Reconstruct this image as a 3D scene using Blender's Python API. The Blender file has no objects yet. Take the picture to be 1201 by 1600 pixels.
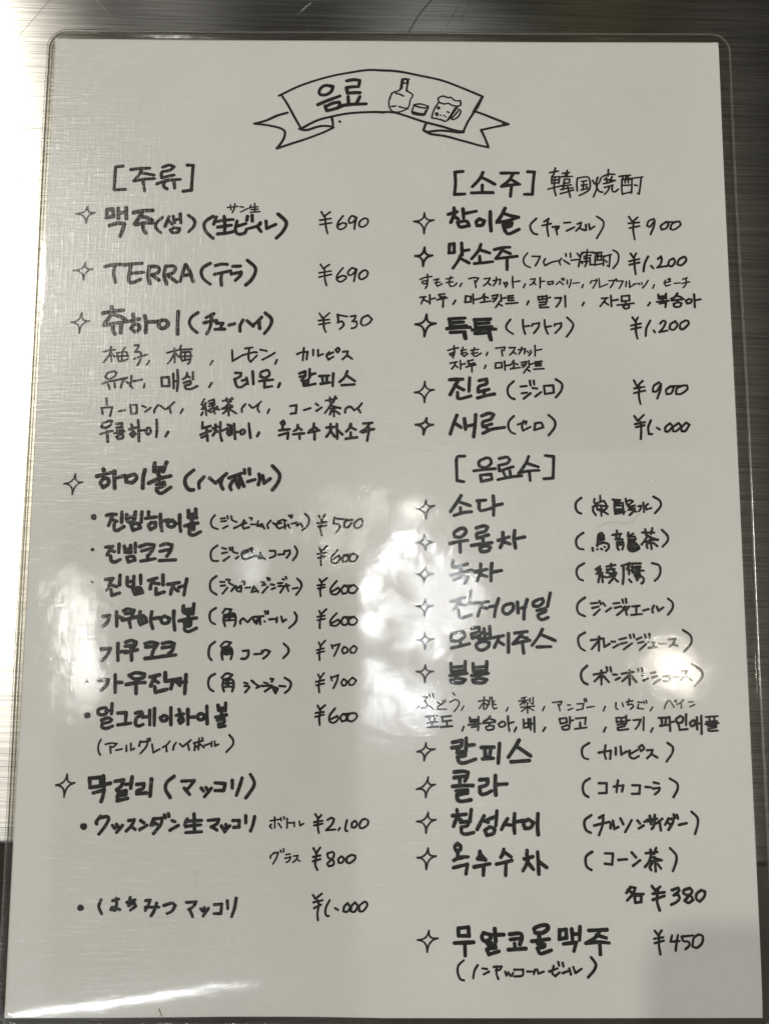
import bpy, bmesh, math, random
from mathutils import Vector, Matrix
random.seed(7)
S = bpy.context.scene
COL = S.collection
MM = 0.001

# ------------------------------------------------------------------ camera
CAM = Vector((-1.677, -31.184, 238.482))          # millimetres above the paper's centre
RIGHT = Vector((0.99998, 0.002995, 0.005255)); DOWN = Vector((0.003559, -0.993842, -0.110751)); FWD = Vector((0.004891, 0.110768, -0.993834))
cd = bpy.data.cameras.new('camera'); cam = bpy.data.objects.new('camera', cd); COL.objects.link(cam)
cd.sensor_fit = 'HORIZONTAL'; cd.sensor_width = 36.0; cd.lens = 36.0 * 1250.0 / 1201.0
cd.clip_start = 0.01; cd.clip_end = 50
m = Matrix.Identity(4)
for i in range(3):
    m[i][0] = RIGHT[i]; m[i][1] = -DOWN[i]; m[i][2] = -FWD[i]; m[i][3] = CAM[i] * MM
cam.matrix_world = m
S.camera = cam
S.render.resolution_x = 768; S.render.resolution_y = 1024

# ------------------------------------------------------------------ light
w = bpy.data.worlds.new('World'); S.world = w; w.use_nodes = True
bg = w.node_tree.nodes['Background']; bg.inputs[0].default_value = (1.0, 0.93, 0.80, 1); bg.inputs[1].default_value = 0.03

def lamp(name, mx, my, h, sx, sy, radiance, col=(1, .95, .86), rot=0.0):
    """An area lamp h metres up, placed so that a flat sheet would mirror it at (mx, my) mm."""
    L = bpy.data.lights.new(name, 'AREA'); L.shape = 'ELLIPSE'; L.size = sx; L.size_y = sy
    L.energy = radiance * math.pi * (math.pi * sx * sy / 4); L.color = col
    o = bpy.data.objects.new(name, L); COL.objects.link(o)
    k = h / (CAM.z * MM)
    o.location = ((mx + (mx - CAM.x) * k) * MM, (my + (my - CAM.y) * k) * MM, h)
    d = -Vector(o.location)
    o.rotation_euler = d.to_track_quat('-Z', 'Y').to_euler()
    return o
lamp('ceiling_or_added_spot', -124, 70, 2.4, .07, .07, 1850, (1, .95, .85))
lamp('ceiling_or_added_spot', -91, -42, 1.6, .28, .020, 74, (1, .98, .93))
lamp('ceiling_or_added_spot', 85, -52, 1.6, .034, .034, 210, (1, .94, .80))
for mx, my, r, c in ((9, -10, 120, (1, .97, .9)), (6, -24, 260, (.97, .98, 1)), (7, -40, 260, (.93, .96, 1)), (7, -60, 170, (.9, .95, 1)), (-6, -8, 45, (1, .96, .86)), (-20, -9, 32, (1, .95, .85)), (15, -32, 90, (.95, .97, 1)), (-37, -24, 50, (.9, .95, 1))):
    lamp('ceiling_bulb', mx, my, 1.6, .028, .028, r * 1.1, c)
lamp('ceiling_or_added_spot', -72, 185, 1.6, .10, .06, 26, (1, .97, .92))  # added lamp, there only to brighten the steel beside the left streak
lamp('ceiling_or_added_spot', 72, 190, 1.6, .14, .06, 5, (1, .86, .42))  # added dim lamp, stands in for an olive reflection in the steel
lamp('fill_panel', 330, -20, 1.8, .8, .8, 49, (1, .96, .88))  # added soft fill, not a known fitting; set clear of the mirrored area
tl = lamp('tube_lamp', -100, -172.5, 1.6, .62, .016, 150, (.93, .97, 1)); tl.location = (-.60, -1.15, 1.6); tl.rotation_euler = (0, 0, 0)

S.view_settings.view_transform = 'Standard'; S.view_settings.look = 'None'
S.view_settings.gamma = 1; S.view_settings.exposure = 0.0; S.view_settings.use_curve_mapping = False

# ------------------------------------------------------------------ helpers
def newmat(name):
    M = bpy.data.materials.new(name); M.use_nodes = True
    nt = M.node_tree; return M, nt, nt.nodes, nt.links, nt.nodes['Principled BSDF']
def noise(nt, scale, vec=None, detail=2, rough=.5, mapscale=None, rot=0.0):
    N = nt.nodes.new('ShaderNodeTexNoise'); N.inputs['Scale'].default_value = scale
    N.inputs['Detail'].default_value = detail; N.inputs['Roughness'].default_value = rough
    if mapscale is not None:
        mp = nt.nodes.new('ShaderNodeMapping'); mp.inputs['Scale'].default_value = mapscale
        mp.inputs['Rotation'].default_value = (0, 0, rot); nt.links.new(vec, mp.inputs['Vector']); vec = mp.outputs[0]
    if vec is not None: nt.links.new(vec, N.inputs['Vector'])
    return N.outputs['Fac']
def ramp(nt, fac, stops):
    R = nt.nodes.new('ShaderNodeValToRGB'); e = R.color_ramp.elements
    while len(e) < len(stops): e.new(.5)
    for el, (p, c) in zip(e, stops): el.position = p; el.color = tuple(c) + (1,) if len(c) == 3 else c
    nt.links.new(fac, R.inputs[0]); return R.outputs[0]
def math_(nt, op, a, b=0.5):
    n = nt.nodes.new('ShaderNodeMath'); n.operation = op
    for i, v in enumerate((a, b)):
        if isinstance(v, (int, float)): n.inputs[i].default_value = v
        else: nt.links.new(v, n.inputs[i])
    return n.outputs[0]
def objcoord(nt): return nt.nodes.new('ShaderNodeTexCoord').outputs['Object']
def link(name, me, mat, parent=None):
    o = bpy.data.objects.new(name, me); COL.objects.link(o)
    if mat: me.materials.append(mat)
    if parent: o.parent = parent
    return o
def mesh(name, V, F, smooth=True):
    me = bpy.data.meshes.new(name); me.from_pydata([(x * MM, y * MM, z * MM) for x, y, z in V], [], F)
    if smooth: me.polygons.foreach_set('use_smooth', [True] * len(me.polygons))
    me.update(); return me

# the whole sheet is gently rippled, and sags where it overhangs the counter's edge
def warp(x, y):
    z = 0.75
    z += .30 * math.exp(-((x + 15) / 9.0) ** 2 / 2 - ((y + 34) / 28.0) ** 2 / 2)
    z += .30 * math.sin(x / 9.5 + y / 31 + .6) * math.sin(y / 13.0 - x / 40 + 1.1) * math.exp(-((x + 7) ** 2 + (y + 27) ** 2) / (2 * 27 ** 2))
    z += .10 * math.sin(x / 17 + 2.0) * math.sin(y / 21 + .4)
    z += .16 * math.sin(y / 30 + x / 60)
    t = max(0.0, -y - 129 + .19 * (min(x, -20) + 38))
    z -= .0042 * t * t * (1 if x < -45 else max(.25, 1 - (x + 45) / 60))
    return z

# ------------------------------------------------------------------ materials
# brushed stainless steel: grain along the counter (local x)
steel, nt, N, K, B = newmat('brushed_steel')
N.remove(B); out = N['Material Output']; oc = objcoord(nt)
g1 = noise(nt, 1, oc, 3, .65, (14, 1300, 1)); g2 = noise(nt, 1, oc, 2, .6, (45, 3000, 1)); g3 = noise(nt, 1, oc, 4, .6, (9, 60, 1)); g4 = noise(nt, 1, oc, 3, .7, (260, 520, 1))
mixg = math_(nt, 'ADD', math_(nt, 'MULTIPLY', g1, .5), math_(nt, 'MULTIPLY', g2, .5))
colr = ramp(nt, mixg, [(.36, (.28, .275, .26)), (.64, (.68, .67, .64))])
tg = N.new('ShaderNodeTangent'); tg.direction_type = 'UV_MAP'; tg.uv_map = 'UVMap'
bp = N.new('ShaderNodeBump'); bp.inputs['Strength'].default_value = .5; bp.inputs['Distance'].default_value = .00003
K.new(math_(nt, 'ADD', mixg, math_(nt, 'MULTIPLY', g4, .12)), bp.inputs['Height'])
lobes = []
for r0, r1, an in ((.27, .08, .64), (.31, .08, .52)):
    g = N.new('ShaderNodeBsdfAnisotropic'); g.distribution = 'BECKMANN'
    g.inputs['Anisotropy'].default_value = an; g.inputs['Rotation'].default_value = 0
    K.new(colr, g.inputs['Color']); K.new(math_(nt, 'ADD', math_(nt, 'MULTIPLY', g3, r1), r0), g.inputs['Roughness'])
    K.new(tg.outputs[0], g.inputs['Tangent']); K.new(bp.outputs[0], g.inputs['Normal']); lobes.append(g)
ms = N.new('ShaderNodeMixShader'); ms.inputs[0].default_value = .5
K.new(lobes[0].outputs[0], ms.inputs[1]); K.new(lobes[1].outputs[0], ms.inputs[2]); K.new(ms.outputs[0], out.inputs['Surface'])

dark, nt, N, K, B = newmat('dark_floor')
oc = objcoord(nt)
K.new(ramp(nt, noise(nt, 9, oc, 4, .6), [(.3, (.022, .018, .013)), (.7, (.05, .043, .032))]), B.inputs['Base Color']); B.inputs['Roughness'].default_value = .7

paper, nt, N, K, B = newmat('white_paper')
oc = objcoord(nt)
f1 = noise(nt, 900, oc, 3, .7); f2 = noise(nt, 28, oc, 3, .55)
pm = math_(nt, 'ADD', math_(nt, 'MULTIPLY', f1, .35), math_(nt, 'MULTIPLY', f2, .65))
K.new(ramp(nt, pm, [(.3, (.73, .725, .70)), (.7, (.79, .785, .755))]), B.inputs['Base Color'])
B.inputs['Roughness'].default_value = .9; B.inputs['Specular IOR Level'].default_value = .1
bp = N.new('ShaderNodeBump'); bp.inputs['Strength'].default_value = .15; bp.inputs['Distance'].default_value = .00005
K.new(f1, bp.inputs['Height']); K.new(bp.outputs[0], B.inputs['Normal'])

ink, nt, N, K, B = newmat('black_marker_ink')
oc = objcoord(nt)
K.new(ramp(nt, noise(nt, 420, oc, 3, .6), [(.25, (.008, .008, .008)), (.8, (.022, .022, .021))]), B.inputs['Base Color'])
B.inputs['Roughness'].default_value = .8; B.inputs['Specular IOR Level'].default_value = .1

# laminating film: clear, glossy, finely scratched, a little milky; thicker where it is fused round the paper, darkest at the cut edge
def film_mat(name, tint, milk, col):
    M, nt, N, K, B = newmat(name)
    N.remove(B); out = N['Material Output']; oc = objcoord(nt)
    tr = N.new('ShaderNodeBsdfTransparent'); tr.inputs[0].default_value = tuple(tint) + (1,)
    gl = N.new('ShaderNodeBsdfGlossy'); gl.distribution = 'BECKMANN'; gl.inputs['Roughness'].default_value = .105
    gh = N.new('ShaderNodeBsdfGlossy'); gh.distribution = 'BECKMANN'; gh.inputs['Roughness'].default_value = .28
    df = N.new('ShaderNodeBsdfDiffuse'); df.inputs[0].default_value = tuple(col) + (1,)
    fr = N.new('ShaderNodeFresnel'); geo = N.new('ShaderNodeNewGeometry')
    # a thin film reflects the same from either side (about 8 %, both its faces)
    K.new(math_(nt, 'ADD', 1.8, math_(nt, 'MULTIPLY', geo.outputs['Backfacing'], 1 / 1.8 - 1.8)), fr.inputs['IOR'])
    n_c = noise(nt, 62, oc, 3, .55); n_f = noise(nt, 420, oc, 3, .6)
    s1 = noise(nt, 1, oc, 2, .6, (90, 1500, 1), .55); s2 = noise(nt, 1, oc, 2, .6, (80, 1400, 1), -.9); s3 = noise(nt, 1, oc, 2, .6, (1300, 120, 1), .2)
    sc = math_(nt, 'ADD', math_(nt, 'POWER', s1, 3.), math_(nt, 'ADD', math_(nt, 'POWER', s2, 3.), math_(nt, 'POWER', s3, 3.)))
    def bump(h, d, prev=None):
        b = N.new('ShaderNodeBump'); b.inputs['Strength'].default_value = 1; b.inputs['Distance'].default_value = d
        K.new(h, b.inputs['Height'])
        if prev: K.new(prev, b.inputs['Normal'])
        return b.outputs[0]
    b1 = bump(n_c, .00011); b2 = bump(n_f, .00002, b1); b3 = bump(sc, .00008, b2)
    K.new(b2, gl.inputs['Normal']); K.new(b3, gh.inputs['Normal'])
    mg = N.new('ShaderNodeMixShader')
    K.new(math_(nt, 'MINIMUM', math_(nt, 'ADD', .36, math_(nt, 'MULTIPLY', math_(nt, 'MAXIMUM', math_(nt, 'SUBTRACT', sc, .42), 0), 2.2)), .9), mg.inputs[0])
    K.new(gl.outputs[0], mg.inputs[1]); K.new(gh.outputs[0], mg.inputs[2])
    mt = N.new('ShaderNodeMixShader'); mt.inputs[0].default_value = milk; K.new(tr.outputs[0], mt.inputs[1]); K.new(df.outputs[0], mt.inputs[2])
    mx = N.new('ShaderNodeMixShader'); K.new(fr.outputs[0], mx.inputs[0]); K.new(mt.outputs[0], mx.inputs[1]); K.new(mg.outputs[0], mx.inputs[2])
    K.new(mx.outputs[0], out.inputs['Surface']); return M
film = film_mat('laminating_film', (.955, .955, .95), .018, (.75, .75, .72))
fused = film_mat('fused_film_margin', (.78, .77, .73), .035, (.55, .54, .48))
rim = film_mat('film_rim_highlight', (.85, .84, .80), .15, (.62, .61, .56))  # paler film: the bright line along the rim is put into its colour
cut = film_mat('film_cut_edge', (.22, .21, .18), .15, (.30, .29, .25))

def plain(name, col, rough=.5, metal=0):
    M, nt, N, K, B = newmat(name); oc = objcoord(nt)
    K.new(ramp(nt, noise(nt, 300, oc, 2), [(.3, [c * .85 for c in col]), (.7, col)]), B.inputs['Base Color'])
    B.inputs['Roughness'].default_value = rough; B.inputs['Metallic'].default_value = metal; return M

# ------------------------------------------------------------------ the counter and what is below it
ANG = math.atan2(-5.5, 219.8)
def counter_mesh():
    # profile across the front edge (local y, z), swept along local x; front edge at local y = 0
    prof = [(620, 0), (300, 0), (60, 0), (4, 0)]
    for k in range(0, 10):
        a = math.radians(90 + 10 * k); prof.append((2.2 + 2.2 * math.cos(a), -2.2 + 2.2 * math.sin(a)))
    prof += [(0, -38), (620, -38)]
    V = []; F = []
    xs = [-500, -200, -50, 50, 200, 500]
    for x in xs:
        for y, z in prof: V.append((x, y, z))
    n = len(prof)
    for i in range(len(xs) - 1):
        for j in range(n):
            j2 = (j + 1) % n
            F.append((i * n + j, i * n + j2, (i + 1) * n + j2, (i + 1) * n + j))
    F.append(tuple(range(n))); F.append(tuple(reversed(range((len(xs) - 1) * n, len(xs) * n))))
    me = mesh('counter', V, F, False)
    uv = me.uv_layers.new(name='UVMap')
    for l in me.loops:
        v = me.vertices[l.vertex_index].co; uv.data[l.index].uv = (v.x, v.y - v.z)
    bm = bmesh.new(); bm.from_mesh(me); bmesh.ops.recalc_face_normals(bm, faces=bm.faces); bm.to_mesh(me); bm.free()
    return me
counter = link('counter', counter_mesh(), steel); counter['kind'] = 'structure'
counter['label'] = 'brushed stainless steel counter top with fine scratches under the menu'
counter.rotation_euler = (0, 0, ANG); counter.location = (0, -104.35 * MM, 0)
fl = link('floor', mesh('floor', [(-3000, -3000, -880), (3000, -3000, -880), (3000, 3000, -880), (-3000, 3000, -880)], [(0, 1, 2, 3)], False), dark)
fl['kind'] = 'structure'

# ------------------------------------------------------------------ pen strokes as flat ribbons
def catmull(P):
    """Smooth a pen stroke; sharp turns stay sharp (returned as separate runs)."""
    runs = [[P[0]]]
    for i in range(1, len(P)):
        runs[-1].append(P[i])
        if i < len(P) - 1:
            a = (P[i] - P[i - 1]); b = (P[i + 1] - P[i])
            if a.length > 1e-6 and b.length > 1e-6 and a.angle(b) > math.radians(78): runs.append([P[i]])
    res = []
    for R in runs:
        closed = len(R) > 3 and (R[0] - R[-1]).length < 1e-4
        if len(R) == 2: pts = [R[0].lerp(R[1], t / 4) for t in range(5)]
        else:
            pts = []
            for i in range(len(R) - 1):
                p1, p2 = R[i], R[i + 1]
                p0 = R[i - 1] if i > 0 else (R[-2] if closed else p1 * 2 - p2)
                p3 = R[i + 2] if i + 2 < len(R) else (R[1] if closed else p2 * 2 - p1)
                for s in range(5):
                    t = s / 5
                    pts.append(.5 * ((2 * p1) + (p2 - p0) * t + (2 * p0 - 5 * p1 + 4 * p2 - p3) * t * t + (3 * p1 - p0 - 3 * p2 + p3) * t ** 3))
            pts.append(R[-1])
        res.append(pts)
    return res
def ribbons(strokes, lift=.05, zf=warp, wob=.10):
    V = []; F = []; layer = 0
    for wd, P in strokes:
        for pts in catmull(P):
            layer += 1
            dz = lift + .0012 * (layer % 25)
            q = [pts[0]]
            for p in pts[1:]:
                if (p - q[-1]).length > wd * .08: q.append(p)
            if len(q) < 2: q.append(q[0] + Vector((wd * .1, 0)))
            n = len(q); ph = random.uniform(0, 6); a0 = random.uniform(.92, 1.06); a1 = random.uniform(.86, 1.02)
            Lf = []; Rt = []
            T0 = (q[1] - q[0]).normalized(); T1 = (q[-1] - q[-2]).normalized()
            hw = lambda u: wd / 2 * (a0 * (1 - u) + a1 * u) * (1 + wob * .5 * math.sin(ph + u * 5.5) + random.uniform(-.3, .3) * wob)
            loopL = []; loopR = []
            for i, p in enumerate(q):
                t = (q[min(i + 1, n - 1)] - q[max(i - 1, 0)]); t = t.normalized() if t.length > 1e-9 else T0
                nn = Vector((-t.y, t.x)); h = hw(i / (n - 1))
                loopL.append(p + nn * h); loopR.append(p - nn * h)
            base = len(V)
            for l, r in zip(loopL, loopR):
                V.append((l.x, l.y, zf(l.x, l.y) + dz)); V.append((r.x, r.y, zf(r.x, r.y) + dz))
            for i in range(n - 1): F.append((base + 2 * i, base + 2 * i + 1, base + 2 * i + 3, base + 2 * i + 2))
            for end, c, t, l in ((0, q[0], -T0, loopL[0]), (1, q[-1], T1, loopL[-1])):     # round caps
                h = (l - c).length; b = len(V); nn = Vector((-t.y, t.x)); ids = []
                for k in range(9):
                    a = -math.pi / 2 + math.pi * k / 8
                    e = c + (t * math.cos(a) + nn * math.sin(a)) * h * (1 + random.uniform(-.05, .05))
                    V.append((e.x, e.y, zf(e.x, e.y) + dz + .0005)); ids.append(b + k)
                F.append(tuple(ids))
    return V, F
def parse(s):
    R = []
    for st in s.split('/'):
        v = [int(a) for a in st.split()]
        R.append((v[0] / 100, [Vector((v[i] / 20, v[i + 1] / 20)) for i in range(1, len(v), 2)]))
    return R

INK = [
 ('star_mark', None, '57 -1938 1767 -1905 1772 -1886 1780 -1872 1794 -1863 1818/57 -1863 1818 -1862 1794 -1854 1782 -1841 1776 -1816 1775/57 -1816 1775 -1841 1766 -1855 1754 -1864 1737 -1868 1707/57 -1868 1707 -1875 1736 -1887 1752 -1905 1762 -1938 1767'),
 ('star_mark', None, '57 -1934 1401 -1902 1405 -1883 1414 -1870 1427 -1861 1450/57 -1861 1450 -1860 1428 -1853 1416 -1840 1410 -1815 1410/57 -1815 1410 -1840 1400 -1854 1388 -1863 1371 -1867 1340/56 -1867 1340 -1874 1370 -1886 1386 -1902 1396 -1934 1401'),
 ('star_mark', None, '56 -1934 1070 -1905 1076 -1889 1087 -1878 1102 -1869 1131/56 -1869 1131 -1868 1102 -1860 1088 -1848 1080 -1823 1078/56 -1823 1078 -1849 1068 -1863 1055 -1873 1036 -1880 1002/56 -1880 1002 -1883 1036 -1892 1053 -1906 1064 -1934 1070'),
 ('star_mark', None, '55 -1931 71 -1902 77 -1886 87 -1874 102 -1865 130/55 -1865 130 -1863 103 -1856 90 -1843 82 -1818 81/55 -1818 81 -1845 70 -1860 57 -1870 38 -1878 5/55 -1878 5 -1880 37 -1889 54 -1903 65 -1931 71'),
 ('star_mark', None, '59 -1893 -1681 -1866 -1674 -1850 -1664 -1838 -1648 -1830 -1621/59 -1830 -1621 -1828 -1647 -1822 -1660 -1809 -1668 -1785 -1668/59 -1785 -1668 -1810 -1679 -1825 -1693 -1834 -1712 -1842 -1746/59 -1842 -1746 -1844 -1714 -1853 -1697 -1867 -1686 -1893 -1681'),
 ('star_mark', None, '60 167 1731 198 1735 216 1745 228 1760 234 1788/60 234 1788 238 1761 248 1748 263 1741 293 1741/60 293 1741 263 1729 247 1712 237 1689 231 1651/60 231 1651 226 1688 215 1709 198 1723 167 1731'),
 ('star_mark', None, '80 177 1505 203 1509 217 1519 227 1533 234 1560/80 234 1560 236 1534 244 1520 257 1512 282 1510/80 282 1510 256 1501 242 1489 231 1472 224 1440/79 224 1440 222 1471 214 1488 202 1499 177 1505'),
 ('star_mark', None, '79 177 1066 207 1072 224 1082 236 1099 245 1130/79 245 1130 247 1099 256 1084 271 1076 300 1073/79 300 1073 269 1063 252 1048 241 1027 231 990/79 231 990 229 1026 220 1046 205 1059 177 1066'),
 ('star_mark', None, '59 170 638 200 646 216 659 227 676 233 706/59 233 706 237 678 247 664 262 656 290 656/59 290 656 261 645 247 630 236 610 231 576/58 231 576 226 608 215 624 199 634 170 638'),
 ('star_mark', None, '78 176 439 203 441 220 447 233 458 243 479/78 243 479 242 458 248 447 259 441 283 439/78 283 439 258 432 243 422 232 406 224 379/78 224 379 223 406 215 422 202 432 176 439'),
 ('star_mark', None, '60 176 -78 205 -70 221 -60 231 -46 238 -22/60 238 -22 241 -43 250 -54 263 -58 288 -55/60 288 -55 263 -68 250 -83 241 -102 238 -133/60 238 -133 231 -104 220 -89 205 -80 176 -78'),
 ('star_mark', None, '60 178 -276 203 -271 217 -263 224 -250 228 -226/60 228 -226 234 -249 244 -262 258 -270 284 -274/60 284 -274 259 -279 246 -288 238 -300 236 -323/60 236 -323 229 -300 218 -288 203 -280 178 -276'),
 ('star_mark', None, '59 179 -464 203 -460 216 -453 226 -440 233 -418/59 233 -418 235 -440 243 -452 256 -458 281 -460/59 281 -460 255 -468 239 -478 229 -494 220 -522/59 220 -522 220 -495 213 -479 202 -469 179 -464'),
 ('star_mark', None, '59 179 -653 204 -651 217 -645 227 -635 232 -615/59 232 -615 236 -634 243 -644 254 -649 277 -650/59 277 -650 254 -658 241 -669 233 -684 228 -711/59 228 -711 224 -684 216 -670 203 -659 179 -653'),
 ('star_mark', None, '59 184 -849 206 -847 219 -840 226 -830 230 -810/59 230 -810 235 -830 244 -838 257 -844 282 -845/59 282 -845 257 -852 244 -863 235 -878 230 -904/59 230 -904 226 -878 219 -864 206 -855 184 -849'),
 ('star_mark', None, '59 179 -1034 204 -1032 217 -1026 226 -1016 232 -996/59 232 -996 235 -1016 243 -1026 256 -1031 280 -1032/59 280 -1032 256 -1040 243 -1051 234 -1068 229 -1096/58 229 -1096 225 -1068 217 -1052 204 -1041 179 -1034'),
 ('star_mark', None, '58 182 -1491 206 -1484 219 -1476 229 -1463 234 -1441/58 234 -1441 237 -1462 246 -1472 261 -1476 287 -1475/58 287 -1475 260 -1485 244 -1498 232 -1513 223 -1541/58 223 -1541 222 -1515 216 -1502 204 -1493 182 -1491'),
 ('star_mark', None, '58 180 -1701 209 -1690 225 -1677 237 -1661 247 -1633/58 247 -1633 246 -1658 253 -1670 265 -1676 288 -1674/58 288 -1674 263 -1686 250 -1699 240 -1717 233 -1747/58 233 -1747 230 -1720 221 -1707 207 -1700 180 -1701'),
 ('star_mark', None, '57 180 -1880 208 -1876 225 -1866 237 -1853 246 -1829/57 246 -1829 247 -1852 254 -1864 266 -1870 290 -1870/57 290 -1870 265 -1880 251 -1894 240 -1912 233 -1944/57 233 -1944 230 -1913 221 -1896 207 -1886 180 -1880'),
 ('star_mark', None, '57 181 -2079 209 -2075 225 -2065 237 -2052 245 -2027/57 245 -2027 247 -2051 254 -2063 267 -2069 291 -2070/57 291 -2070 265 -2080 251 -2093 241 -2111 234 -2142/57 234 -2142 231 -2112 222 -2095 208 -2084 181 -2079'),
 ('star_mark', None, '54 182 -2525 211 -2520 228 -2512 239 -2499 248 -2474/54 248 -2474 250 -2497 258 -2509 272 -2515 299 -2515/54 299 -2515 271 -2525 256 -2539 244 -2558 238 -2590/54 238 -2590 234 -2559 225 -2542 211 -2531 182 -2525'),
 ('bullet_dot', None, '172 -1743 -131 -1741 -133'),
 ('bullet_dot', None, '103 -1743 -325 -1740 -326'),
 ('bullet_dot', None, '82 -1738 -515 -1735 -516'),
 ('bullet_dot', None, '116 -1742 -1096 -1738 -1098'),
 ('bullet_dot', None, '183 -1730 -1288 -1726 -1289'),
 ('bullet_dot', None, '187 -1725 -1909 -1720 -1911'),
 ('bullet_dot', None, '185 -1721 -2354 -1717 -2355'),
 ('banner_drawing', None, '81 -687 2564 -549 2635 -378 2694 -236 2725 -121 2743 -21 2740/81 -669 2565 -632 2506 -588 2423 -545 2344/81 -555 2340 -509 2333 -446 2354 -403 2362 -346 2358/81 -545 2341 -446 2397 -340 2428 -234 2449 -92 2458 -20 2456/81 -351 2420 -343 2379 -346 2349/81 -339 2352 -403 2318 -515 2272 -600 2242 -691 2208/81 -631 2449 -695 2429 -765 2395 -839 2373/81 -839 2373 -765 2365 -693 2350 -658 2335 -645 2317 -650 2279 -670 2241 -694 2208/81 -301 2393 -298 2390/81 -836 2373 -804 2375/82 -62 2742 67 2735 203 2708 346 2676 481 2623 606 2568/81 606 2568 573 2498 544 2452 508 2392 479 2324/81 599 2559 544 2460/81 -60 2458 32 2457 96 2441 224 2397 344 2364 437 2335 483 2330/81 245 2383 231 2345 234 2333 259 2319/81 259 2328 337 2336 408 2329 451 2323 483 2325/81 234 2337 273 2313 365 2299 450 2275 528 2253 578 2238 638 2225/81 558 2466 615 2445 693 2412 767 2381/81 767 2381 685 2363 593 2341/81 593 2341 614 2294 631 2249 638 2225/81 735 2386 764 2380/81 451 2330 483 2330'),
 ('banner_title', 'banner_drawing', '116 -385 2637 -346 2629 -356 2595 -391 2572 -427 2575 -431 2602 -410 2629 -385 2637/115 -440 2505 -377 2534 -300 2565/115 -394 2496 -383 2465/115 -390 2492 -348 2515 -305 2523 -298 2496 -316 2481/115 -383 2465 -348 2473 -305 2489 -270 2504/116 -258 2668 -214 2676 -175 2672 -182 2630/116 -182 2630 -235 2626 -260 2621 -252 2584/115 -252 2584 -213 2588 -174 2588/115 -249 2561 -245 2516/115 -174 2562 -195 2516/115 -305 2496 -234 2508 -134 2513'),
 ('bottle_drawing', 'banner_drawing', '56 92 2682 82 2617 67 2601 35 2590 14 2548 11 2502 28 2468 68 2459 110 2472 128 2488 139 2503 146 2541 162 2575 132 2598 121 2609 135 2682/56 92 2682 114 2686 139 2682/56 99 2674 103 2655 124 2655 126 2674 114 2682 99 2674/56 53 2586 78 2580 104 2567/56 25 2496 53 2500/56 75 2496 103 2488 132 2480/56 92 2663 87 2632 85 2611/56 97 2655 93 2621/56 133 2663 124 2617 129 2603/56 28 2586 16 2548'),
 ('cup_drawing', 'banner_drawing', '56 171 2511 156 2458 181 2443 231 2439 245 2458 260 2492/56 171 2509 210 2515 260 2500 245 2488 210 2492 171 2503/55 156 2465 188 2454 231 2449 245 2473/55 161 2454 224 2441'),
 ('beer_mug_drawing', 'banner_drawing', '56 327 2527 324 2554 353 2569 388 2558 402 2562 431 2539 463 2539 466 2513 448 2501 409 2508 388 2520 359 2516 327 2527/56 327 2527 302 2489 288 2451 281 2421 316 2415 345 2406 369 2398 395 2429 430 2490/55 338 2410 369 2398/56 448 2482 466 2467 448 2429 416 2410 402 2421/56 448 2467 430 2444 409 2421/56 438 2493 402 2429 384 2406/56 445 2497 416 2452/56 381 2463 391 2458/55 337 2440 339 2439/55 358 2438 360 2437/55 369 2429 371 2428/120 324 2489 327 2487/119 313 2449 316 2442'),
 ('section_heading', None, '110 -1655 2083 -1700 2078 -1702 2009 -1704 1925 -1633 1929/110 -1604 2060 -1552 2067 -1487 2070/110 -1534 2065 -1554 2023 -1583 1984/110 -1538 2037 -1507 2033 -1459 2024/109 -1575 1984 -1523 1996 -1454 2001/109 -1527 1992 -1512 1918/110 -1406 2077 -1365 2091 -1335 2080 -1360 2057 -1410 2043 -1409 2006 -1333 2025/109 -1439 1966 -1375 1988 -1293 1997/109 -1388 1988 -1396 1951 -1373 1933/109 -1332 1988 -1326 1938/110 -1252 2092 -1215 2090 -1219 2012 -1221 1925 -1273 1918'),
 ('drink_name', None, '130 -1742 1797 -1743 1744 -1700 1751 -1706 1799 -1742 1797/130 -1672 1803 -1669 1737/130 -1670 1772 -1628 1779/130 -1624 1808 -1619 1736/129 -1723 1691 -1677 1706 -1629 1704 -1640 1663 -1654 1622/130 -1576 1777 -1516 1789 -1457 1791/130 -1520 1786 -1540 1745 -1569 1704/130 -1536 1750 -1497 1745 -1457 1727/129 -1560 1698 -1504 1709 -1452 1709/129 -1517 1702 -1511 1673 -1495 1641/109 -1397 1746 -1431 1709 -1434 1678 -1403 1646/109 -1354 1751 -1370 1710 -1378 1687/109 -1358 1728 -1335 1701/109 -1329 1755 -1318 1710/109 -1323 1728 -1289 1737/109 -1286 1769 -1280 1710/109 -1322 1678 -1343 1665 -1329 1647 -1295 1651 -1287 1674 -1322 1678/109 -1234 1760 -1198 1729 -1197 1693 -1230 1652'),
 ('reading_note', None, '114 -1082 1755 -1126 1723 -1136 1692 -1119 1650 -1079 1612/114 -1062 1750 -1076 1703/114 -1067 1719 -1017 1729 -957 1735/114 -1013 1755 -1006 1688 -1010 1646/114 -1051 1684 -966 1698/113 -1050 1640 -995 1646 -940 1660/114 -932 1725 -941 1672 -925 1641 -885 1646 -871 1673/114 -931 1691 -877 1709/114 -868 1756 -872 1730/114 -840 1762 -837 1725/114 -856 1678 -817 1689 -787 1704/114 -787 1715 -802 1689 -781 1657/114 -752 1726 -747 1678 -692 1705/114 -678 1773 -633 1731 -627 1700 -651 1653 -686 1616'),
 ('small_note', None, '54 -994 1813 -929 1821/54 -975 1831 -971 1798/54 -948 1838 -951 1808 -963 1779/54 -914 1819 -894 1816/54 -910 1785 -869 1807/54 -849 1830 -857 1809/54 -854 1814 -804 1820/54 -825 1841 -824 1788/54 -847 1800 -804 1804/54 -850 1783 -791 1788'),
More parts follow.
